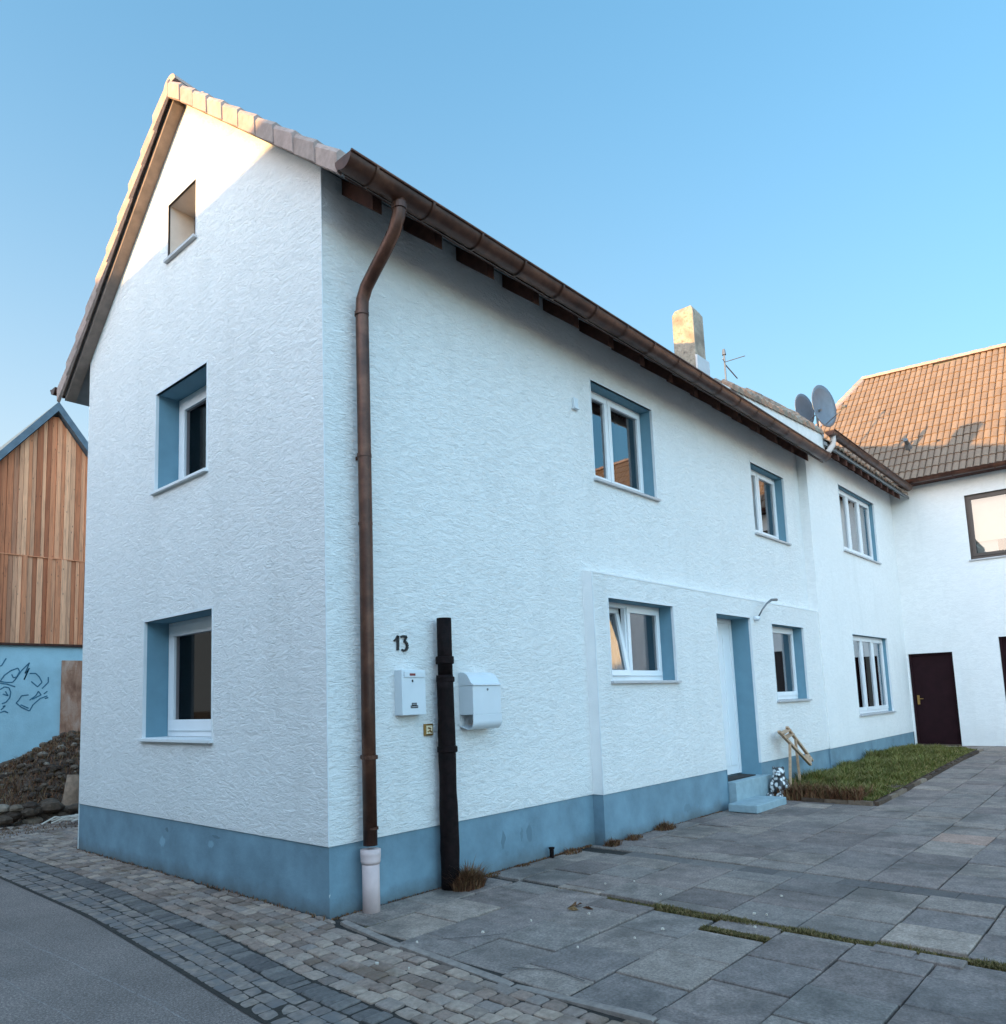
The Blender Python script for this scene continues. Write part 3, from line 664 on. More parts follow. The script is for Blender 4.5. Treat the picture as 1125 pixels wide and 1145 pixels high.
# windows of the gable
window(HA, Wm(0), *GN, [1], .27, sill='white', glass='low_reflect_glass', sw=.115, label='tall white window in deep blue recess, lowest in the street gable')
window(HA, Wm(0), *GM, [1], .26, sill='white', glass='low_reflect_glass', sw=.115, label='white window in deep blue recess, middle of the street gable')
at = MB()
u0, u1, z0_, z1_ = GT; T = Wm(0)
for q in ([T(u0, 0, z0_), T(u0, .34, z0_), T(u0, .34, z1_), T(u0, 0, z1_)], [T(u1, 0, z0_), T(u1, .34, z0_), T(u1, .34, z1_), T(u1, 0, z1_)], [T(u0, 0, z1_), T(u1, 0, z1_), T(u1, .34, z1_), T(u0, .34, z1_)], [T(u0, 0, z0_), T(u1, 0, z0_), T(u1, .34, z0_), T(u0, .34, z0_)]): at.poly(*q)
ao = at.build('attic_opening', 'reveal_white', HA, fix=False)
q = MB(); lbox(q, T, u0, u1, .30, .34, z0_, z1_); q.build('shutter', 'verge_board', ao)
q = MB(); lbox(q, T, u0-.03, u1+.03, -.04, .02, z0_-.028, z0_+.004); q.build('sill', 'sill_metal', ao, bevel=.002)
q = MB(); lbox(q, T, u0-.012, u0, -.004, .02, z0_, z1_); lbox(q, T, u1, u1+.012, -.004, .02, z0_, z1_); lbox(q, T, u0-.012, u1+.012, -.004, .02, z1_, z1_+.012); q.build('edge_bead', 'sill_metal', ao)
# windows of the courtyard side
window(HA, S(0), *FA, [.42, .58], .18, curtains=((.72, .98, .02, .95, 'curtain_dark'),), label='wide two-pane upstairs window reflecting sky and roof tiles')
window(HA, S(0), *FB, [.42, .58], .16, curtains=((.05, .40, .02, .95, 'curtain'),), label='smaller-looking upstairs window nearest the satellite dishes')
window(HA, S(D1), *FG, [.45, .55], .20, tilt=0, label='ground floor window with its left sash tilted open')
window(HA, S(D1), *FH, [1], .18, curtains=((.35, .95, .02, .95, 'curtain_dark'),), label='narrow ground floor window right of the door')
# door
dr = MB(); T = S(D1); dd = .30
for q in ((FD[0], FD[0]+.07, .37, FD[3]-.07), (FD[1]-.07, FD[1], .37, FD[3]-.07), (FD[0], FD[1], FD[3]-.07, FD[3])): lbox(dr, T, q[0], q[1], dd, dd+.08, q[2], q[3])
a, b_ = FD[0]+.07, FD[1]-.07
lbox(dr, T, a, b_, dd+.015, dd+.07, .37, FD[3]-.07)
for k in range(4):
    ua = a+.06+k*(b_-a-.12)/4; lbox(dr, T, ua+.02, ua+(b_-a-.12)/4-.02, dd+.002, dd+.02, .50, FD[3]-.25)
do = dr.build('door', 'pvc_white', HA, bevel=.005)
q = MB(); q.tube([T(a+.07, dd-.045, 1.30), T(a+.07, dd-.045, 1.52)], .012, 8); q.tube([T(a+.07, dd+.01, 1.33), T(a+.07, dd-.045, 1.33)], .008, 8); q.tube([T(a+.07, dd+.01, 1.50), T(a+.07, dd-.045, 1.50)], .008, 8); q.build('handle', 'steel_grey', do, smooth=True)
q = MB(); e = dd+.09
q.poly(T(FD[0], 0, 0), T(FD[0], e, 0), T(FD[0], e, FD[3]), T(FD[0], 0, FD[3])); q.poly(T(FD[1], 0, 0), T(FD[1], e, 0), T(FD[1], e, FD[3]), T(FD[1], 0, FD[3])); q.poly(T(FD[0], 0, FD[3]), T(FD[1], 0, FD[3]), T(FD[1], e, FD[3]), T(FD[0], e, FD[3]))
q.build('reveal', 'reveal_blue', do, fix=False)
q = MB(); lbox(q, T, FD[0]-.016, FD[1]+.016, -.005, .03, FD[3], FD[3]+.022); lbox(q, T, FD[0]-.016, FD[0]+.001, -.005, .03, PL, FD[3]); lbox(q, T, FD[1]-.001, FD[1]+.016, -.005, .03, PL, FD[3]); q.build('edge_bead', 'bead_white', do)
q = MB(); q.box(FD[0]+.003, 7.95, D1-.11, D1+.0, -.05, .352); q.box(FD[0]+.003, FD[1]-.003, D1+.0, D1+dd+.1, -.05, .350)
st_ = q.build('doorstep', 'step_blue', HA, bevel=.008)
q = MB(); q.box(6.40, 7.42, -.64, D1-.11, .0, .105); q.build('lower_step', 'step_blue', st_, bevel=.012)
q = MB(); q.box(FD[0]+.1, FD[1]-.15, D1+.03, D1+dd-.03, .351, .364)
tag(q.build('doormat', 'mat_dark'), 'dark doormat on the blue threshold of the white front door', 'doormat')

# roof of A
SL = (ZR-ZE)/YR; ov = .46; XV = -.17
dk = MB()
def rz(y, h=0): return (ZE+SL*y if y <= YR else ZR-(ZR-ZEL)/(YW-YR)*(y-YR)) + h
yl = YW+.50
for (ya, yb) in ((-ov, YR), (YR, yl)):
    dk.hexa([(XV+.05, ya, rz(ya, .01)), (XS+.05, ya, rz(ya, .01)), (XS+.05, yb, rz(yb, .01)), (XV+.05, yb, rz(yb, .01)), (XV+.05, ya, rz(ya, .09)), (XS+.05, ya, rz(ya, .09)), (XS+.05, yb, rz(yb, .09)), (XV+.05, yb, rz(yb, .09))])
th = math.atan(SL); tl_ = MB(); nrow = int((math.hypot(YR+ov, SL*(YR+ov))+.02)/.33)+1
tiles(tl_, (XV+.04, -ov-.045, rz(-ov, .105)-.038), (1, 0, 0), (0, math.cos(th), math.sin(th)), 50, 9, .222, .415, keep=lambda p: p.y < YR-.05)
th2 = math.atan((ZR-ZEL)/(YW-YR)); tiles(tl_, (XV+.04, yl+.06, rz(yl, .10)-.05), (1, 0, 0), (0, -math.cos(th2), math.sin(th2)), 50, 9, .222, .42, keep=lambda p: p.y > YR+.05)
RA = tl_.build('roof', 'roof_tile', HA, fix=False); ORG[RA.name] = Vector((0, 0, 0))
dk.build('roof_deck', 'soffit', RA)
rg = MB(); x = XV
while x < XS-.1:
    n_ = 8; l1 = [(x, YR+.13*math.cos(math.pi*k/n_), ZR+.16+.10*math.sin(math.pi*k/n_)-.03) for k in range(n_+1)]; l2 = [(x+.36, YR+.115*math.cos(math.pi*k/n_), ZR+.145+.09*math.sin(math.pi*k/n_)-.03) for k in range(n_+1)]
    rg.ring([l1, l2], cap=True); x += .345
rg.build('ridge_tiles', 'verge_tile', RA)
# verge tiles: thick lipped tiles that wrap the gable edge, overlapping down the slope
def verge(sgn, y_top, y_bot, n_):
    vt = MB(); 
    for k in range(n_):
        ya = y_bot+(y_top-y_bot)*k/n_; yb = y_bot+(y_top-y_bot)*(k+1.06)/n_
        za, zb = rz(ya if sgn > 0 else ya), rz(yb if (yb-YR)*(y_bot-YR) > 0 else YR)
        l = .030; j = rnd(-.006, .006)
        def sec(y, z, lf): return [(XV+j, y, z-.02+lf*.3), (XV-.022*1+j-lf*.5, y, z-.01+lf*.3), (XV-.028+j-lf*.5, y, z+.135+lf), (XV-.005+j, y, z+.180+lf), (XV+.10, y, z+.17+lf), (XV+.15, y, z+.10), (XV+.02+j, y, z+.10), (XV+.005+j, y, z+.00)]
        vt.ring([sec(ya, za, l), sec(yb, zb, 0.0)])
    vt.build('verge_tiles', 'verge_tile', RA)
verge(1, YR, -ov-.02, 10); verge(-1, YR, yl+.02, 10)
vb = MB()
for (ya, yb) in ((YR-.02, yl-.05), ):
    vb.hexa([(XV+.04, ya, rz(ya, -.05)), (-.004, ya, rz(ya, -.05)), (-.004, yb, rz(yb, -.05)), (XV+.04, yb, rz(yb, -.05)), (XV+.04, ya, rz(ya, .006)), (-.004, ya, rz(ya, .006)), (-.004, yb, rz(yb, .006)), (XV+.04, yb, rz(yb, .006))])
vb.build('verge_board', 'verge_board', RA)
x = .22
while x < XS:
    q = MB(); q.hexa([(x, -ov+.06, rz(-ov+.06, -.14)), (x+.10, -ov+.06, rz(-ov+.06, -.14)), (x+.10, .02, rz(.02, -.14)), (x, .02, rz(.02, -.14)), (x, -ov+.06, rz(-ov+.06, .008)), (x+.10, -ov+.06, rz(-ov+.06, .008)), (x+.10, .02, rz(.02, .008)), (x, .02, rz(.02, .008))])
    q.build('rafter', 'wood_dark', RA); x += .715
q = MB(); q.box(XV+.06, XS, -ov-.012, -ov+.008, rz(-ov, -.005), rz(-ov, .085)); q.build('fascia', 'wood_dark', RA)
q = MB(); q.box(XV+.03, XS, -ov-.020, -ov-.013, rz(-ov, -.008), rz(-ov, .000)); q.build('drip_edge', 'verge_board', RA)
# lifted old tiles over the far end, with a pale wedge board
q = MB(); q.hexa([(6.3, -.50, 5.93), (11.0, -.50, 5.93), (11.0, -.46, 5.93), (6.3, -.46, 5.93), (6.3, -.50, 5.95), (11.0, -.50, 6.27), (11.0, -.46, 6.27), (6.3, -.46, 5.95)]); q.build('wedge_board', 'white_board', RA)
q = MB()
for k in range(21):
    xa = 6.25+k*.222; zz = 5.94 + .32*(xa-6.3)/4.7
    if zz < 5.98: continue
    for j in range(4):
        ya, zj, a_ = -.52+j*.12, zz+j*.125*min(1, (xa-5.8)/3.0), rnd(-.010, .010); r1_, r2_ = rnd(0, .022), rnd(0, .022)
        pr = [(0, .0), (.04, .03), (.09, .045), (.14, .03), (.18, .008), (.222, .0)]
        q.ring([[(xa+u+a_, ya-.01, zj+.03+h+r1_) for u, h in pr]+[(xa+u+a_, ya-.005, zj-.01) for u, h in pr[::-1]], [(xa+u+a_, ya+.14, zj+.155+h+r2_) for u, h in pr]+[(xa+u+a_, ya+.14, zj+.09) for u, h in pr[::-1]]])
q.build('old_tiles', 'old_tile', RA)
GA = gutter(HA, (-.22, -.572, 5.775), (10.74, -.572, 5.775), .100, (0, -1, 0))
gutter(HA, (-.24, yl+.09, 5.80), (10.8, yl+.09, 5.80), .08, (0, 1, 0), seg=3.0)
# downpipe with swan neck, brackets and clay foot
q = MB(); pts = [(.36, -.572, 5.72), (.36, -.572, 5.64), (.36, -.560, 5.56), (.358, -.505, 5.45), (.35, -.40, 5.33), (.345, -.27, 5.21), (.34, -.16, 5.10), (.335, -.112, 5.00), (.333, -.105, 4.88), (.333, -.105, 4.6), (.330, -.108, 3.0), (.326, -.102, 1.6), (.322, -.105, .50)]
q.tube(pts, .056, 16); DP = q.build('downpipe', 'copper_brown', HA, smooth=True); ORG[DP.name] = Vector((0, 0, 0))
for z, r_, h_ in ((5.61, .064, .05), (4.86, .062, .03), (3.62, .061, .03), (3.05, .060, .02), (1.16, .066, .03), (.62, .060, .02)):
    q = MB(); q.tube([(.33 if z < 5.5 else .36, -.105 if z < 5.5 else -.570, z), (.33 if z < 5.5 else .36, -.105 if z < 5.5 else -.570, z+h_)], r_, 16)
    if z < 4 and r_ > .0601: q.box(.322, .338, -.06, .0, z, z+h_)
    q.build('pipe_collar', 'copper_brown', DP)
q = MB(); q.tube([(.322, -.105, -.06), (.322, -.105, .40)], .069, 18); q.tube([(.322, -.105, .36), (.322, -.105, .385), (.322, -.105, .39), (.322, -.105, .43), (.322, -.105, .47)], .078, 18, rad=[.069, .079, .077, .081, .081]); q.build('pipe_foot', 'sewer_pipe', DP, smooth=True)
# chimney
q = MB(); q.ring([[(9.12, 1.0, 7.0), (9.56, 1.0, 7.0), (9.56, 1.42, 7.0), (9.12, 1.42, 7.0)], [(9.12, 1.0, 8.62), (9.55, 1.0, 8.60), (9.55, 1.42, 8.60), (9.12, 1.42, 8.62)], [(9.17, 1.05, 8.73), (9.51, 1.05, 8.70), (9.51, 1.38, 8.70), (9.17, 1.38, 8.73)]])
CH = q.build('chimney', 'chimney_render', RA, bevel=.02)
q = MB(); q.box(9.10, 9.60, .965, .998, 7.35, 7.72); q.build('flashing', 'sill_metal', CH)

# ------------------------------------------------------------------ HOUSE B (attached, set forward, behind A)
HB = thing('attached_house', (XS, D2, 0), 'white rendered house section with higher eave between the corner house and the wing', 'house')
ZB = 6.30; wl = MB(); panel(wl, S(D2), XS, XC, PL, ZB, [FC, FK]); wl.poly((XS, D2, PL), (XS, .0, PL), (XS, .0, ZB), (XS, D2, ZB)); wl.poly((XS, D2, PL), (XC, D2, PL), (XC, D2+.02, PL), (XS, D2+.02, PL))
YRB, ZRB = 2.35, 8.30; wl.poly((XS+.004, .001, ZB+.15), (XS+.004, YRB, ZRB-.02), (XS+.004, 4.8, 6.3), (XS+.004, 4.8, 5.0), (XS+.004, .001, 5.0)); wl.poly((XS, 4.8, 0), (XC+3, 4.8, 0), (XC+3, 4.8, 6.3), (XS, 4.8, 6.3))
wl.build('wall', 'render_white_far', HB, fix=False)
q = MB(); panel(q, S(D2+.012), XS, XC, -.3, PL+.01, []); q.poly((XS, D2+.012, -.3), (XS, D1+.05, -.3), (XS, D1+.05, PL+.01), (XS, D2+.012, PL+.01)); q.build('plinth', 'plinth_blue', HB, fix=False)
window(HB, S(D2), *FC, [1, 1, 1], .11, curtains=((.30, .62, .03, .95, 'curtain'),), label='three-pane upstairs window next to the inner corner')
window(HB, S(D2), *FK, [1, 1, 1], .10, curtains=((.70, .97, .03, .95, 'curtain'),), label='three-pane ground floor window above the grass')
slb = (ZRB-ZB)/(YRB-D2); rb = lambda y, h=0: ZB+slb*(y-D2)+h; ob = D2-.40
dk = MB(); dk.hexa([(XS, ob, rb(ob, .02)), (18.2, ob, rb(ob, .02)), (18.2, YRB, rb(YRB, .02)), (XS, YRB, rb(YRB, .02)), (XS, ob, rb(ob, .09)), (18.2, ob, rb(ob, .09)), (18.2, YRB, rb(YRB, .09)), (XS, YRB, rb(YRB, .09))])
dk.hexa([(XS, YRB, rb(YRB, .02)), (18.2, YRB, rb(YRB, .02)), (18.2, 5.2, 6.05), (XS, 5.2, 6.05), (XS, YRB, rb(YRB, .09)), (18.2, YRB, rb(YRB, .09)), (18.2, 5.2, 6.12), (XS, 5.2, 6.12)])
thb = math.atan(slb); q = MB(); tiles(q, (XS, ob-.04, rb(ob, .09)-.03), (1, 0, 0), (0, math.cos(thb), math.sin(thb)), 27, 9, .222, .41, keep=lambda p: p.y < YRB and p.x < 16.3 + (p.y-ob)*.9)
RB = q.build('roof', 'old_tile', HB, fix=False); ORG[RB.name] = ORG[HB.name]; dk.build('roof_deck', 'soffit', RB)
x = XS+.2
while x < 16.3:
    q = MB(); q.hexa([(x, ob+.03, rb(ob, -.10)), (x+.10, ob+.03, rb(ob, -.10)), (x+.10, D2+.01, rb(D2, -.09)), (x, D2+.01, rb(D2, -.09)), (x, ob+.03, rb(ob, .018)), (x+.10, ob+.03, rb(ob, .018)), (x+.10, D2+.01, rb(D2, .018)), (x, D2+.01, rb(D2, .018))])
    q.build('rafter', 'wood_dark', RB); x += .48
gutter(HB, (10.86, ob-.08, 6.26), (16.40, ob-.08, 6.22), .085, (0, -1, 0))
q = MB(); q.tube([(11.02, ob-.08, 6.19), (11.02, ob-.08, 6.10), (11.0, ob-.07, 6.02), (10.94, ob-.03, 5.93), (10.88, ob+.0, 5.86)], .05, 12); q.build('spout', 'fascia_light', HB, smooth=True)

# ------------------------------------------------------------------ WING
WG = thing('wing_house', (XC, -3, 0), 'white wing house with sunlit orange pantile roof and two brown doors on the right', 'house')
WD1, WD2, WW = (-1.099, -.20, .235, 2.33), (-4.2, -2.0, .18, 2.60), (-3.05, -1.664, 4.372, 5.866)
wl = MB(); panel(wl, Wm(XC), -14, D2, -.1, 6.38, [WD1, WD2, WW]); wl.poly((XC, -14, 0), (XC+9, -14, 0), (XC+9, -14, 6.3), (XC+4.0, -14, 9.6), (XC, -14, 6.3)); wl.build('wall', 'render_white_far', WG, fix=False)
for k, (a, b_, c, d) in enumerate((WD1, WD2)):
    T = Wm(XC); q = MB(); lbox(q, T, a, b_, .10, .16, c, d); lbox(q, T, a, a+.05, .06, .10, c, d); lbox(q, T, b_-.05, b_, .06, .10, c, d); lbox(q, T, a+.05, b_-.05, .06, .10, d-.05, d)
    dd_ = q.build('door', 'door_brown', WG, bevel=.004)
    q = MB(); q.poly(T(a, 0, c), T(a, .12, c), T(a, .12, d), T(a, 0, d)); q.poly(T(b_, 0, c), T(b_, .12, c), T(b_, .12, d), T(b_, 0, d)); q.poly(T(a, 0, d), T(b_, 0, d), T(b_, .12, d), T(a, .12, d)); q.build('reveal', 'render_white_far', dd_, fix=False)
    if k == 0:
        q = MB(); q.tube([T(b_-.11, .10, 1.28), T(b_-.11, .045, 1.28), T(b_-.22, .045, 1.28)], .011, 8); q.box(XC+.090, XC+.101, b_-.135, b_-.085, 1.15, 1.36); q.build('handle', 'brass', dd_)
        q = MB(); lbox(q, T, a, b_, -.03, .15, c-.12, c); q.build('threshold', 'rubble_stone', dd_)
ww = window(WG, Wm(XC), *WW, [1], .06, frame='frame_brown', reveal='frame_brown', bead=False, label='large dark framed window with cream blind')
T = Wm(XC); u0, u1, z0_, z1_ = WW
q = MB(); lbox(q, T, u0+.1, u1-.1, .20, .22, z0_+.42, z1_-.06); q.build('blind', 'blind_cream', ww)
q = MB(); lbox(q, T, u1-.50, u1-.1, .25, .27, z0_+.1, z0_+.45); q.build('curtain', 'curtain', ww)
PA = Vector((16.30, 3.45, 6.32)); tan45 = 1.0
def wing_ok(p):     # inside the roof outline: hip line on the left, sloping ridge on top
    hip = 20.75 - (p.y-1.17)*1.87 if p.y > 1.17 else 99
    return p.x < hip and p.x < 20.75 + (p.y-1.17)*.09
th = R(44.5); q = MB()
tiles(q, (16.32, 3.6, 6.36), (0, -1, 0), (math.cos(th), 0, math.sin(th)), 128, 16, .139, .385, amp=.030, lift=.026, jit=.003, prof=[(0, -.3), (.05, .0), (.16, .85), (.40, 1), (.70, .75), (.90, .3), (.97, -.9), (1.02, -.9)], keep=lambda p: wing_ok(p) and p.x+p.y*0 > 15 and not (p.y > -.45 and p.x < 16.3+(p.y+.5)*1.05-.25))
RW = q.build('roof', 'roof_tile', WG, fix=False); ORG[RW.name] = ORG[WG.name]
WC, WS = math.cos(th), math.sin(th)
def rp(x, y, h): return (x-WS*h, y, 6.36+(x-16.32)*WS/WC+h*WC)
q = MB(); xr = lambda y: 20.78+(y-1.17)*.09
q.hexa([rp(16.32, 3.4, -.10), rp(16.32, -14.1, -.10), rp(xr(-14), -14.1, -.10), rp(20.75, 1.17, -.10), rp(16.32, 3.4, -.02), rp(16.32, -14.1, -.02), rp(xr(-14), -14.1, -.02), rp(20.75, 1.17, -.02)])
q.poly(rp(20.75, 1.17, -.02), rp(xr(-14), -14.1, -.02), (24.5, -14.1, 6.3), (24.5, 3.4, 6.3)); q.poly(rp(20.75, 1.17, -.02), (24.5, 3.4, 6.3), rp(16.32, 3.4, -.02)); q.build('roof_deck', 'soffit', RW)
def caps(mb, A, B, n_, r_=.12):
    A, B = Vector(A), Vector(B); d = (B-A).normalized(); sd = d.cross(Vector((0, 0, 1))).normalized(); u = sd.cross(d)
    for k in range(n_):
        a, b_ = A+(B-A)*(k/n_), A+(B-A)*((k+1.05)/n_)
        mb.ring([[p+sd*(rr*math.cos(math.pi*q/8))+u*(rr*math.sin(math.pi*q/8)-.03) for q in range(9)] for p, rr in ((a, r_), (b_, r_*.88))])
q = MB(); caps(q, rp(20.75, 1.17, .03), rp(xr(-14), -14, .03), 38); caps(q, rp(16.9, 3.25, .03), rp(20.75, 1.17, .03), 14, .11); q.build('ridge_tiles', 'verge_tile', RW)
gutter(WG, (16.31, -.50, 6.36), (16.31, -14, 6.36), .08, (-1, 0, 0), seg=.8)
q = MB(); q.box(16.36, XC+.01, -14, -.2, 6.30, 6.345); q.build('soffit', 'wood_dark', WG)
q = MB(); q.tube([rp(17.35, -.55, 0), rp(17.35, -.55, .16)], .07, 10, rad=[.09, .06]); q.tube([rp(17.35, -.55, .16), rp(17.30, -.55, .34)], .05, 10); q.build('vent_pipe', 'steel_grey', RW)

# ------------------------------------------------------------------ barn at the far left
BX0, BX1, BY, BRX, BRZ = .4, 7.85, 18.5, 4.12, 10.45
BN = thing('wooden_barn', (4.1, BY, 0), 'tall barn with orange larch boards above a blue graffiti-covered wall', 'barn')
bs = 1.235; zb = lambda x: BRZ - abs(x-BRX)*bs
q = MB(); q.poly((BX0, BY, 0), (BX1, BY, 0), (BX1, BY, 3.6), (BX0, BY, 3.6)); q.poly((BX0, BY, 0), (BX0, BY+10, 0), (BX0, BY+10, zb(BX0)), (BX0, BY, zb(BX0))); q.poly((BX1, BY, 0), (BX1, BY+10, 0), (BX1, BY+10, zb(BX1)), (BX1, BY, zb(BX1)))
q.build('wall', 'render_blue', BN, fix=False)
for (za, zt_, yoff, nm) in ((3.56, 6.0, -.09, 0), (6.03, None, -.055, 1)):
    q = MB(); x = BX0
    while x < BX1-.02:
        w_ = rnd(.10, .17); x2 = min(x+w_, BX1); off = rnd(-.012, .012) - (.03 if random.random() < .3 else 0)
        top = (lambda xx: zt_) if zt_ else (lambda xx: zb(xx)-.12)
        q.hexa([(x+.005, BY+yoff+off, za), (x2-.005, BY+yoff+off, za), (x2-.005, BY+.02, za), (x+.005, BY+.02, za), (x+.005, BY+yoff+off, top(x)), (x2-.005, BY+yoff+off, top(x2)), (x2-.005, BY+.02, top(x2)), (x+.005, BY+.02, top(x))])
        x = x2
    q.build('board_cladding', 'larch_board', BN)
q = MB(); q.box(BX0, BX1, BY-.13, BY+.02, 6.0, 6.028); q.build('trim_board', 'larch_board', BN)
q = MB(); q.box(BX0, BX1, BY-.10, BY+.03, 3.50, 3.56); q.build('drip_board', 'wood_dark', BN)
q = MB()
for sg in (-1, 1):
    xe = BRX+sg*4.3
    q.hexa([(BRX, BY-.28, BRZ-.08), (xe, BY-.28, zb(xe)-.08), (xe, BY+10, zb(xe)-.08), (BRX, BY+10, BRZ-.08), (BRX, BY-.28, BRZ+.20), (xe, BY-.28, zb(xe)+.20), (xe, BY+10, zb(xe)+.20), (BRX, BY+10, BRZ+.20)])
q.build('roof', 'slate_verge', BN)
q = MB(); q.box(4.50, 5.30, BY-.06, BY+.0, 0.2, 3.1); q.build('pillar', 'bare_masonry', BN)
# graffiti strokes, traced as painted lines a few millimetres proud of the wall
def bp(px, py):     # photograph pixel -> point on the barn wall
    d = fw + r2*((px-PX)/FPX) - u2*((py-PY)/FPX); t_ = (BY-.006-CAM.y)/d.y; return CAM + d*t_
strokes = [[(0, 745), (2, 744), (7, 736)], [(0, 762), (5, 755), (12, 750), (20, 747), (22, 751), (17, 760), (14, 763), (7, 763), (0, 762)], [(17, 760), (24, 750), (33, 741), (28, 753), (33, 747), (27, 760), (31, 750)],
    [(13, 754), (15, 758), (18, 757)], [(0, 771), (5, 768), (10, 769), (12, 774), (11, 780), (7, 785), (2, 787)], [(0, 764), (8, 765), (17, 768)], [(3, 776), (9, 778), (6, 773)],
    [(33, 753), (40, 753), (44, 757), (47, 763), (42, 768), (35, 762)], [(47, 770), (54, 763), (54, 757)], [(18, 786), (24, 791), (33, 795), (37, 788), (45, 781), (53, 778)], [(18, 786), (21, 783), (24, 778), (32, 777)],
    [(33, 783), (40, 778), (43, 773), (46, 777), (36, 782)], [(23, 788), (32, 792)], [(0, 797), (5, 795), (9, 797)], [(3, 790), (6, 789), (1, 794)], [(49, 776), (53, 773)], [(50, 781), (54, 780)]]
for grp in (lambda s_: s_[0][0] < 13.5, lambda s_: s_[0][0] >= 13.5):
  q = MB()
  for s_ in filter(grp, strokes):
      for a, b_ in zip(s_, s_[1:]):
          A, B = bp(*a), bp(*b_); d = (B-A); pd = Vector((-d.z, 0, d.x)).normalized()*.016
          for z_ in (0,): q.poly(A-pd, B-pd, B+pd, A+pd)
  tag(q.build('graffiti', 'graffiti_ink', BN, fix=False), 'dark blue line scribbles')

# ------------------------------------------------------------------ earth mound, rubble, stump left of the house
def mz(x, y):
    a = math.exp(-(((x-3.2)/2.3)**2+((y-12.0)/2.6)**2))*1.15; b_ = math.exp(-(((x-1.6)/1.4)**2+((y-10.0)/1.5)**2))*.45
    k = min(1, max(0, (y-7.2)/1.2)); return (a+b_)*k + .10*k*math.sin(x*3.1+1)*math.sin(y*2.3) - .03*(1-k)
q = MB(); nx, ny = 60, 60
for j in range(ny+1):
    for i in range(nx+1):
        x, y = -1.0+9*i/nx, 6.6+11.7*j/ny; q.v.append(Vector((x, y, mz(x, y)-.02+rnd(-.02, .02)+(.0 if y < 16 else .05))))
for j in range(ny):
    for i in range(nx): a = j*(nx+1)+i; q.f.append((a, a+1, a+nx+2, a+nx+1))
setting(q, 'earth_mound', 'earth', smooth=True, fix=False)
def rock(mb, c, r_, fl=.7):
    n_ = 7; ph = rnd(0, 6); loops = []
    for k, (z, s_) in enumerate(((-.9, .45), (-.4, .95), (.15, 1.0), (.6, .72), (.85, .35))):
        loops.append([(c[0]+r_*s_*math.cos(ph+6.283*j/n_)*rnd(.8, 1.15), c[1]+r_*s_*math.sin(ph+6.283*j/n_)*rnd(.8, 1.15), c[2]+z*r_*fl) for j in range(n_)])
    mb.ring(loops)
q = MB()
for _ in range(1500):
    x, y = rnd(-.8, 3.6), rnd(7.3, 12.5); r_ = .02+.07*random.random()**2.2; rock(q, (x, y, mz(x, y)+r_*.2), r_)
for k in range(46):     # low dry-stone edge in front
    x = -.7+1.75*random.random(); rock(q, (x, 7.75+rnd(-.1, .1), rnd(-.02, .26)), rnd(.09, .17), .6)
tag(q.build('rubble', 'rubble_stone'), kind='stuff')
q = MB()
def f_():
    x, y = rnd(-.9, 3.2), rnd(6.6, 11.5); return (x, y, mz(x, y)-.01, .5 if y > 8 else .35)
blades(q, 16000, f_, .05, .30, .010, 1.3)
tag(q.build('dry_grass', 'dry_weed', fix=False), kind='stuff')
ST = MB(); ST.tube([(1.04, 8.0, -.1), (1.05, 8.0, .05), (1.08, 8.0, .35), (1.12, 8.02, .62)], .15, 12, rad=[.20, .17, .14, .13]); 
tag(ST.build('tree_stump', 'bark_pale', smooth=True), 'pale weathered stump beside the left corner of the white house', 'stump')
q = MB()
for _ in range(9):
    a = rnd(-.6, .6); x, y = .62+rnd(-.15, .2), 7.0+rnd(-.1, .1); q.tube([(x-.2*math.cos(a), y-.1*math.sin(a), .05+rnd(0, .05)), (x, y, .08+rnd(0, .06)), (x+.22*math.cos(a), y+.15*math.sin(a), .04+rnd(0, .1))], .012, 6)
tag(q.build('broken_branches', 'branch_pale'), 'bunch of pale broken branches lying before the dark mound', 'branches')

# ------------------------------------------------------------------ things on the courtyard wall
# house number
q = MB()
def stroke(mb, pts, T, th_=.004):
    n_ = len(pts)
    for k in range(n_-1):
        (a, z, r1), (b_, y, r2_) = pts[k], pts[k+1]; d = Vector((b_-a, y-z)); pn = Vector((-d.y, d.x)).normalized()
        P = [T(a-pn.x*r1, -.016, z-pn.y*r1), T(a+pn.x*r1, -.016, z+pn.y*r1), T(b_+pn.x*r2_, -.016, y+pn.y*r2_), T(b_-pn.x*r2_, -.016, y-pn.y*r2_)]
        Q = [(p[0], p[1]+.012, p[2]) for p in P]; mb.hexa(P+Q)
nx_, nz = .70, 2.035
stroke(q, [(nx_, nz+.082, .007), (nx_+.022, nz+.095, .008), (nx_+.045, nz+.125, .010)], S(0)); stroke(q, [(nx_+.045, nz+.128, .012), (nx_+.043, nz+.06, .012), (nx_+.040, nz+.004, .011)], S(0))
arc_ = [(nx_+.078, nz+.118, .008), (nx_+.100, nz+.126, .009), (nx_+.145, nz+.122, .010)]
stroke(q, arc_, S(0)); stroke(q, [(nx_+.145, nz+.122, .009), (nx_+.118, nz+.082, .008)], S(0))
bowl = [(nx_+.118+.040*math.sin(t_)-.006, nz+.042+.040*math.cos(t_), .008+.005*math.sin(min(t_, math.pi))) for t_ in [k*.42 for k in range(10)]]
stroke(q, bowl, S(0))
tag(q.build('house_number', 'ink_black'), 'black house number 13 on the white wall above the small mailbox', 'house number')
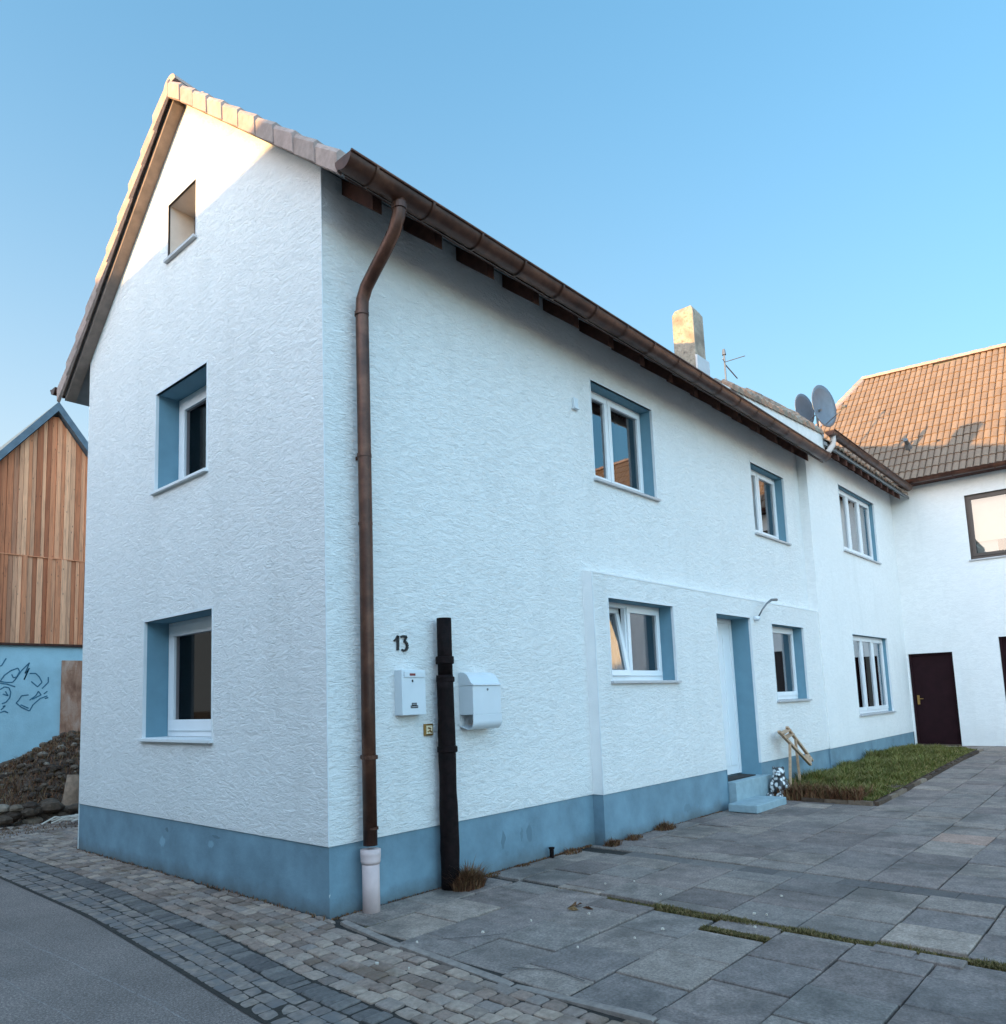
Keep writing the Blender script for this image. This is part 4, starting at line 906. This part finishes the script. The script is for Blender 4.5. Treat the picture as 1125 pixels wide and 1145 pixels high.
# small mailbox
MBX = thing('mailbox', (.84, 0, 1.48), 'small slim white mailbox with dark stickers below the house number', 'mailbox')
q = MB(); q.box(.70, .975, -.095, .0, 1.488, 1.868); q.build('body', 'box_white', MBX, bevel=.004)
q = MB(); q.box(.725, .955, -.103, -.095, 1.805, 1.852); q.build('letter_flap', 'box_white', MBX, bevel=.002)
q = MB(); q.box(.785, .850, -.1045, -.103, 1.818, 1.838); q.build('name_label', 'ink_red', MBX)
q = MB(); q.box(.815, .829, -.100, -.095, 1.765, 1.785); q.build('lock', 'ink_black', MBX)
q = MB(); q.box(.795, .880, -.0965, -.095, 1.545, 1.568); q.box(.808, .866, -.0965, -.095, 1.568, 1.590); k_ = q.build('sticker', 'ink_black', MBX)
q = MB()
for k in range(5): q.box(.802+k*.015, .812+k*.015, -.0972, -.0965, 1.553, 1.560)
for k in range(3): q.box(.816+k*.016, .827+k*.016, -.0972, -.0965, 1.575, 1.582)
q.build('sticker_lettering', 'ink_pale', MBX)
# large mailbox with newspaper tray
MB2 = thing('mailbox', (1.66, 0, 1.32), 'large pale mailbox with rounded lid and newspaper tray right of the black pipe', 'mailbox')
x0, x1, dp = 1.485, 1.88, .175
def yz(l): return [[(x, -y, z) for (y, z) in l] for x in (x0, x1)]
lid = [(0, 1.845), (.03, 1.853), (.07, 1.848), (.11, 1.825), (.14, 1.785), (.16, 1.75), (dp+.010, 1.738), (dp+.012, 1.728), (dp-.004, 1.728), (.0, 1.728)]
q = MB(); q.ring(yz(lid)); q.build('lid', 'box_white', MB2, bevel=.002)
q = MB(); q.box(x0+.004, x1-.004, -dp, 0, 1.465, 1.727); q.build('body', 'box_white', MB2, bevel=.003)
q = MB(); tray = [(0.0, 1.36)] + [(dp-.07+.07*math.sin(a), 1.40-.07*math.cos(a)) for a in [k*math.pi/14 for k in range(8)]] + [(dp, 1.462)]
inner = [(y-.006 if i_ else y, z+.006) for i_, (y, z) in enumerate(tray)][::-1]
q.ring(yz(tray+inner)); q.build('newspaper_tray', 'box_white', MB2)
q = MB(); q.tube([(1.69, -dp-.004, 1.69), (1.69, -dp+.002, 1.69)], .011, 12); q.build('lock', 'steel_grey', MB2)
# plaque
PQ = thing('door_bell_plaque', (1.08, 0, 1.35), 'small framed brass plaque between the two mailboxes', 'plaque')
q = MB(); q.box(1.025, 1.125, -.022, 0, 1.302, 1.404); q.build('frame', 'brass', PQ, bevel=.003)
q = MB(); q.box(1.040, 1.110, -.026, -.022, 1.317, 1.389); q.build('plate', 'plaque_cream', PQ)
q = MB(); q.tube([(1.06, -.027, 1.37), (1.09, -.030, 1.36), (1.075, -.030, 1.35), (1.098, -.030, 1.33)], .007, 6); q.tube([(1.052, -.028, 1.335), (1.075, -.030, 1.345)], .006, 6); q.build('relief', 'brass', PQ)
# black standpipe
BP = thing('standpipe', (1.21, -.10, 0), 'thick black iron pipe standing against the wall between the mailboxes', 'pipe')
q = MB(); pts = [(1.205+rnd(-.003, .003), -.105, -.05+k*.125) for k in range(16)]; q.tube(pts, .082, 18, rad=[.084-.012*k_/15+rnd(-.004, .004) for k_ in range(len(pts))]); q.build('lower_pipe', 'iron_black', BP, smooth=True)
q = MB(); q.tube([(1.212, -.105, 1.75), (1.214, -.105, 2.33)], .066, 18); q.build('upper_pipe', 'iron_black', BP, smooth=True)
for z, h_, r_ in ((1.92, .07, .082), (1.76, .05, .082), (1.15, .055, .090)):
    q = MB(); q.tube([(1.21, -.105, z), (1.21, -.105, z+.006), (1.21, -.105, z+h_-.006), (1.21, -.105, z+h_)], r_, 18, rad=[r_-.008, r_, r_, r_-.008]); q.box(1.275, 1.312, -.12, -.09, z+.01, z+h_-.01); q.box(1.20, 1.22, -.03, .0, z+.01, z+h_-.01); q.build('collar', 'iron_black', BP)
# lamp hook, sensor, stub
LP = thing('wall_lamp', (8.05, D1, 2.70), 'slim curved bracket lamp on the wall right of the front door', 'lamp')
q = MB(); q.tube([(8.04, D1, 2.70), (8.04, D1-.05, 2.70), (8.05, D1-.09, 2.71)], .030, 10, rad=[.040, .040, .02]); q.build('wall_base', 'box_white', LP, smooth=True)
q = MB(); q.tube([(8.05, D1-.06, 2.72), (8.07, D1-.12, 2.83), (8.15, D1-.17, 2.93), (8.27, D1-.20, 2.99), (8.42, D1-.22, 3.00)], .016, 10, rad=[.012, .012, .014, .020, .022]); q.build('arm', 'steel_grey', LP, smooth=True)
q = MB(); q.box(3.56, 3.64, -.035, 0, 4.93, 5.06); q.box(3.55, 3.65, -.05, 0, 4.925, 4.945)
tag(q.build('light_sensor', 'box_white', bevel=.004), 'tiny white sensor box on the upper wall left of the two-pane window', 'sensor')
q = MB(); q.tube([(2.72, -.05, -.03), (2.72, -.05, .085)], .022, 10); q.tube([(2.72, -.05, .085), (2.72, -.05, .10)], .03, 10)
tag(q.build('pipe_stub', 'iron_black'), 'short dark pipe stub poking from the paving at the wall foot', 'pipe stub')

# ------------------------------------------------------------------ roof-top things
def dish(name, c, dia, label, base):
    D = thing(name, (c[0], c[1], base), label, 'satellite dish', 'satellite dishes on the roof')
    n = Vector((-.25, -.96, .04)).normalized(); a = n.cross(Vector((0, 0, 1))).normalized(); b_ = a.cross(n); c = Vector(c); q = MB(); loops = []
    for k in range(7):
        r_ = dia/2*k/6 if k else .01; loops.append([c + n*(.35*(r_**2)/dia) + (a*math.cos(6.2832*j/28)+b_*1.08*math.sin(6.2832*j/28))*r_ for j in range(28)])
    for k in (6, 5, 3, 0):
        r_ = (dia/2+.006)*k/6 if k else .012; loops.append([c + n*(.35*(r_**2)/dia-.012) + (a*math.cos(6.2832*j/28)+b_*1.08*math.sin(6.2832*j/28))*r_ for j in range(28)])
    q.ring(loops); q.build('reflector', 'dish_grey', D, smooth=True)
    q = MB(); lo = c - b_*(dia*.5); tip = c + n*(dia*.62) - b_*(dia*.22); q.tube([lo, tip], .012, 8); q.tube([tip, tip-n*.08+b_*.02], .03, 10); q.build('feed_arm', 'steel_grey', D)
    q = MB(); bk = c - n*.12; q.tube([c-n*.02, bk], .035, 8); q.tube([bk, (bk.x, bk.y, base)], .024, 10); q.build('mast', 'steel_grey', D)
dish('satellite_dish', (14.36, .50, 7.98), .92, 'larger grey satellite dish standing in front on the tiled roof', 7.0)
dish('satellite_dish', (14.32, .90, 8.00), .72, 'smaller grey satellite dish half hidden behind the larger one', 7.2)
AN = thing('roof_antenna', (13.5, 2.3, 8.2), 'thin rod antenna with slanting stay on the roof right of the chimney', 'antenna')
q = MB(); q.tube([(13.5, 2.3, 8.1), (13.5, 2.3, 9.62)], .022, 8); q.build('mast', 'steel_grey', AN)
q = MB(); q.tube([(13.5, 2.3, 9.35), (14.3, 2.35, 9.25)], .016, 6); q.tube([(13.5, 2.3, 9.4), (13.15, 2.2, 9.34)], .010, 6); q.tube([(13.5, 2.3, 9.4), (13.75, 1.9, 9.5)], .010, 6); q.build('boom', 'steel_grey', AN)
q = MB(); q.tube([(13.5, 2.3, 9.58), (13.5, 2.3, 9.72)], .045, 8, rad=[.05, .03]); q.build('tip', 'steel_grey', AN)
AN2 = MB(); AN2.tube([rp(17.0, -.2, .02), rp(17.15, -.25, .75)], .012, 6); AN2.tube([rp(17.05, -.05, .62), rp(17.2, -.5, .72)], .010, 6)

# ------------------------------------------------------------------ courtyard things
CHR = thing('folding_chair', (8.9, -.3, gz(9, 0)), 'light wooden folding chair leaning against the wall beside the grass', 'chair')
L0, L1 = (8.22, -.30, .97), (9.10, -.42, .40); K0, K1 = (8.72, -.24, 1.01), (9.60, -.28, .42)
q = MB(); q.bar(L0, L1, .034, .045, (0, 1, 0)); q.build('side_rail', 'chair_wood', CHR, bevel=.003)
q = MB(); q.bar(K0, K1, .034, .045, (0, 1, 0)); q.build('side_rail', 'chair_wood', CHR, bevel=.003)
def lp(a, b_, t_): return tuple(a[k]+(b_[k]-a[k])*t_ for k in range(3))
q = MB()
for t_ in (.07, .19): q.bar(lp(L0, L1, t_), lp(K0, K1, t_), .085, .016, (.6, 0, .8))
q.build('backrest', 'chair_wood', CHR, bevel=.002)
q = MB()
for k in range(2): 
    a, b_ = lp(L0, L1, .86+k*.09), lp(K0, K1, .80+k*.09); q.bar(a, b_, .07, .018, (.6, 0, .8))
q.build('seat', 'chair_wood', CHR, bevel=.002)
for a, b_ in ((lp(L0, L1, .34), (8.28, -.38, .10)), (lp(K0, K1, .32), (8.92, -.30, .12))):
    q = MB(); q.bar(a, b_, .028, .036, (0, 1, 0)); q.build('leg', 'chair_wood', CHR, bevel=.003)
FG_ = thing('garden_figure', (7.85, -.38, .05), 'black and white mottled seated stone animal figure beside the doorstep', 'garden figure')
def blob(mb, c, r_, n_=14):
    loops = []
    for k in range(n_//2+1):
        p = math.pi*k/(n_//2); loops.append([(c[0]+r_[0]*max(.02, math.sin(p))*math.cos(6.2832*j/n_), c[1]+r_[1]*max(.02, math.sin(p))*math.sin(6.2832*j/n_), c[2]-r_[2]*math.cos(p)) for j in range(n_)])
    mb.ring(loops)
fx, fy, fz = 7.86, -.38, gz(7.9, 0)
q = MB(); blob(q, (fx+.03, fy, fz+.15), (.15, .13, .17)); blob(q, (fx+.01, fy, fz+.27), (.11, .10, .13)); blob(q, (fx-.0, fy-.01, fz+.37), (.088, .085, .085))
blob(q, (fx-.085, fy-.03, fz+.35), (.05, .045, .04)); blob(q, (fx-.0, fy-.075, fz+.43), (.028, .02, .035)); blob(q, (fx-.0, fy+.06, fz+.43), (.028, .02, .035))
blob(q, (fx-.16, fy-.06, fz+.05), (.07, .05, .05)); blob(q, (fx-.12, fy+.09, fz+.05), (.07, .05, .05)); blob(q, (fx+.05, fy-.14, fz+.07), (.09, .06, .065)); blob(q, (fx-.09, fy-.06, fz+.17), (.045, .04, .11)); blob(q, (fx-.07, fy+.07, fz+.17), (.045, .04, .11))
fo = q.build('body', 'mottled_figure', FG_, smooth=True); rmf = fo.modifiers.new('fuse', 'REMESH'); rmf.mode = 'VOXEL'; rmf.voxel_size = .012; rmf.use_smooth_shade = True
# weeds
def weed(name, c, r_, h, n_, label, cat='weeds', mat='dry_weed', group=None):
    q = MB()
    def f(): a = rnd(0, 6.283); d = r_*math.sqrt(random.random()); return (c[0]+d*math.cos(a), min(c[1]+d*math.sin(a)*.6, -.005 if c[0] < 3.5 else -.15), gz(c[0], 0)-.01, 1.1-.6*d/r_)
    blades(q, n_, f, h*.4, h, .008, 1.1); tag(q.build(name, mat, fix=False), label, cat, group)
weed('weed_tuft', (1.31, -.21, 0), .17, .27, 1700, 'bushy reddish brown dry weed tuft at the foot of the black pipe')
for (x, y, r_, h, n_, lb) in ((1.80, -.06, .10, .05, 120, 'low dry weeds at the wall foot just right of the black pipe'), (2.25, -.05, .10, .05, 110, 'thin weeds at the wall foot left of the pipe stub'), (3.05, -.06, .14, .08, 180, 'weeds at the wall foot right of the pipe stub'),
        (3.62, -.20, .12, .12, 220, 'weeds at the step where the lower wall projects'), (4.05, -.20, .14, .10, 200, 'low weeds under the tilted window'), (4.75, -.20, .18, .14, 420, 'dark reddish weed clump at the wall below the tilted window')):
    weed('wall_weed', (x, y, 0), r_, h, n_, lb, group='weeds along the wall foot')
q = MB()
def f_():
    s_ = random.random()
    if s_ < .5: x = rnd(0, 3.5); return (x, -.012+rnd(-.02, .01), -.012, 1)
    if s_ < .8: x = rnd(3.5, 6.4); return (x, -.145+rnd(-.02, .01), -.012, 1)
    y = rnd(0, 4.8); return (-.012+rnd(-.03, .01), y, -.005, 1.3)
blades(q, 3200, f_, .008, .03, .008, 1.2); tag(q.build('wall_foot_litter', 'dry_weed', fix=False), kind='stuff')
q = MB()        # dead leaf and hole in the paving
for k in range(7): a = rnd(0, 6.28); x, y = 1.32+rnd(-.06, .06), -1.30+rnd(-.08, .08); q.poly((x, y, .008), (x+.05*math.cos(a), y+.05*math.sin(a), .03), (x+.09*math.cos(a+.3), y+.09*math.sin(a+.3), .012), (x+.05*math.cos(a+.8), y+.05*math.sin(a+.8), .006))
tag(q.build('dead_leaves', 'dry_weed', fix=False), 'curled brown dead leaves on the grey slabs before the wall', 'dead leaves')

# ------------------------------------------------------------------ neighbour across the street (behind the camera; casts the evening shade)
NH = thing('house_across_street', (-9, 0, 0), 'cream rendered house with orange tiled roof across the street', 'house')
NX, NR, NE, NXW = -12.0, 7.98, 5.2, -9.0
q = MB(); holes = []
for k in range(9): holes += [(-18+4*k, -16.8+4*k, .9, 2.2), (-18+4*k, -16.8+4*k, 3.4, 4.6)]
panel(q, Wm(NXW), -22, 18, 0, NE, holes)
for y in (-22, 18): q.poly((NXW, y, 0), (2*NX-NXW, y, 0), (2*NX-NXW, y, NE), (NX, y, NR-.1), (NXW, y, NE))
q.poly((2*NX-NXW, -22, 0), (2*NX-NXW, 18, 0), (2*NX-NXW, 18, NE), (2*NX-NXW, -22, NE)); q.build('wall', 'neighbour_render', NH, fix=False)
for h_ in holes:
    T = lambda u, d, z: (NXW-d, u, z); q = MB(); lbox(q, T, h_[0], h_[1], .10, .16, h_[2], h_[3]); wn_ = q.build('window', 'pvc_white', NH); q = MB(); lbox(q, T, h_[0]+.08, h_[1]-.08, .09, .098, h_[2]+.08, h_[3]-.08); q.build('pane', 'dark_interior', wn_)
q = MB(); sl_ = (NR-NE)/(NXW-NX); xe = .45
for sg in (1, -1):
    q.hexa([(NX, -22.3, NR-.02), (NX+sg*(NXW-NX+xe), -22.3, NE-sl_*xe-.02), (NX+sg*(NXW-NX+xe), 18.3, NE-sl_*xe-.02), (NX, 18.3, NR-.02), (NX, -22.3, NR+.1), (NX+sg*(NXW-NX+xe), -22.3, NE-sl_*xe+.1), (NX+sg*(NXW-NX+xe), 18.3, NE-sl_*xe+.1), (NX, 18.3, NR+.1)])
q.build('roof', 'roof_tile', NH)
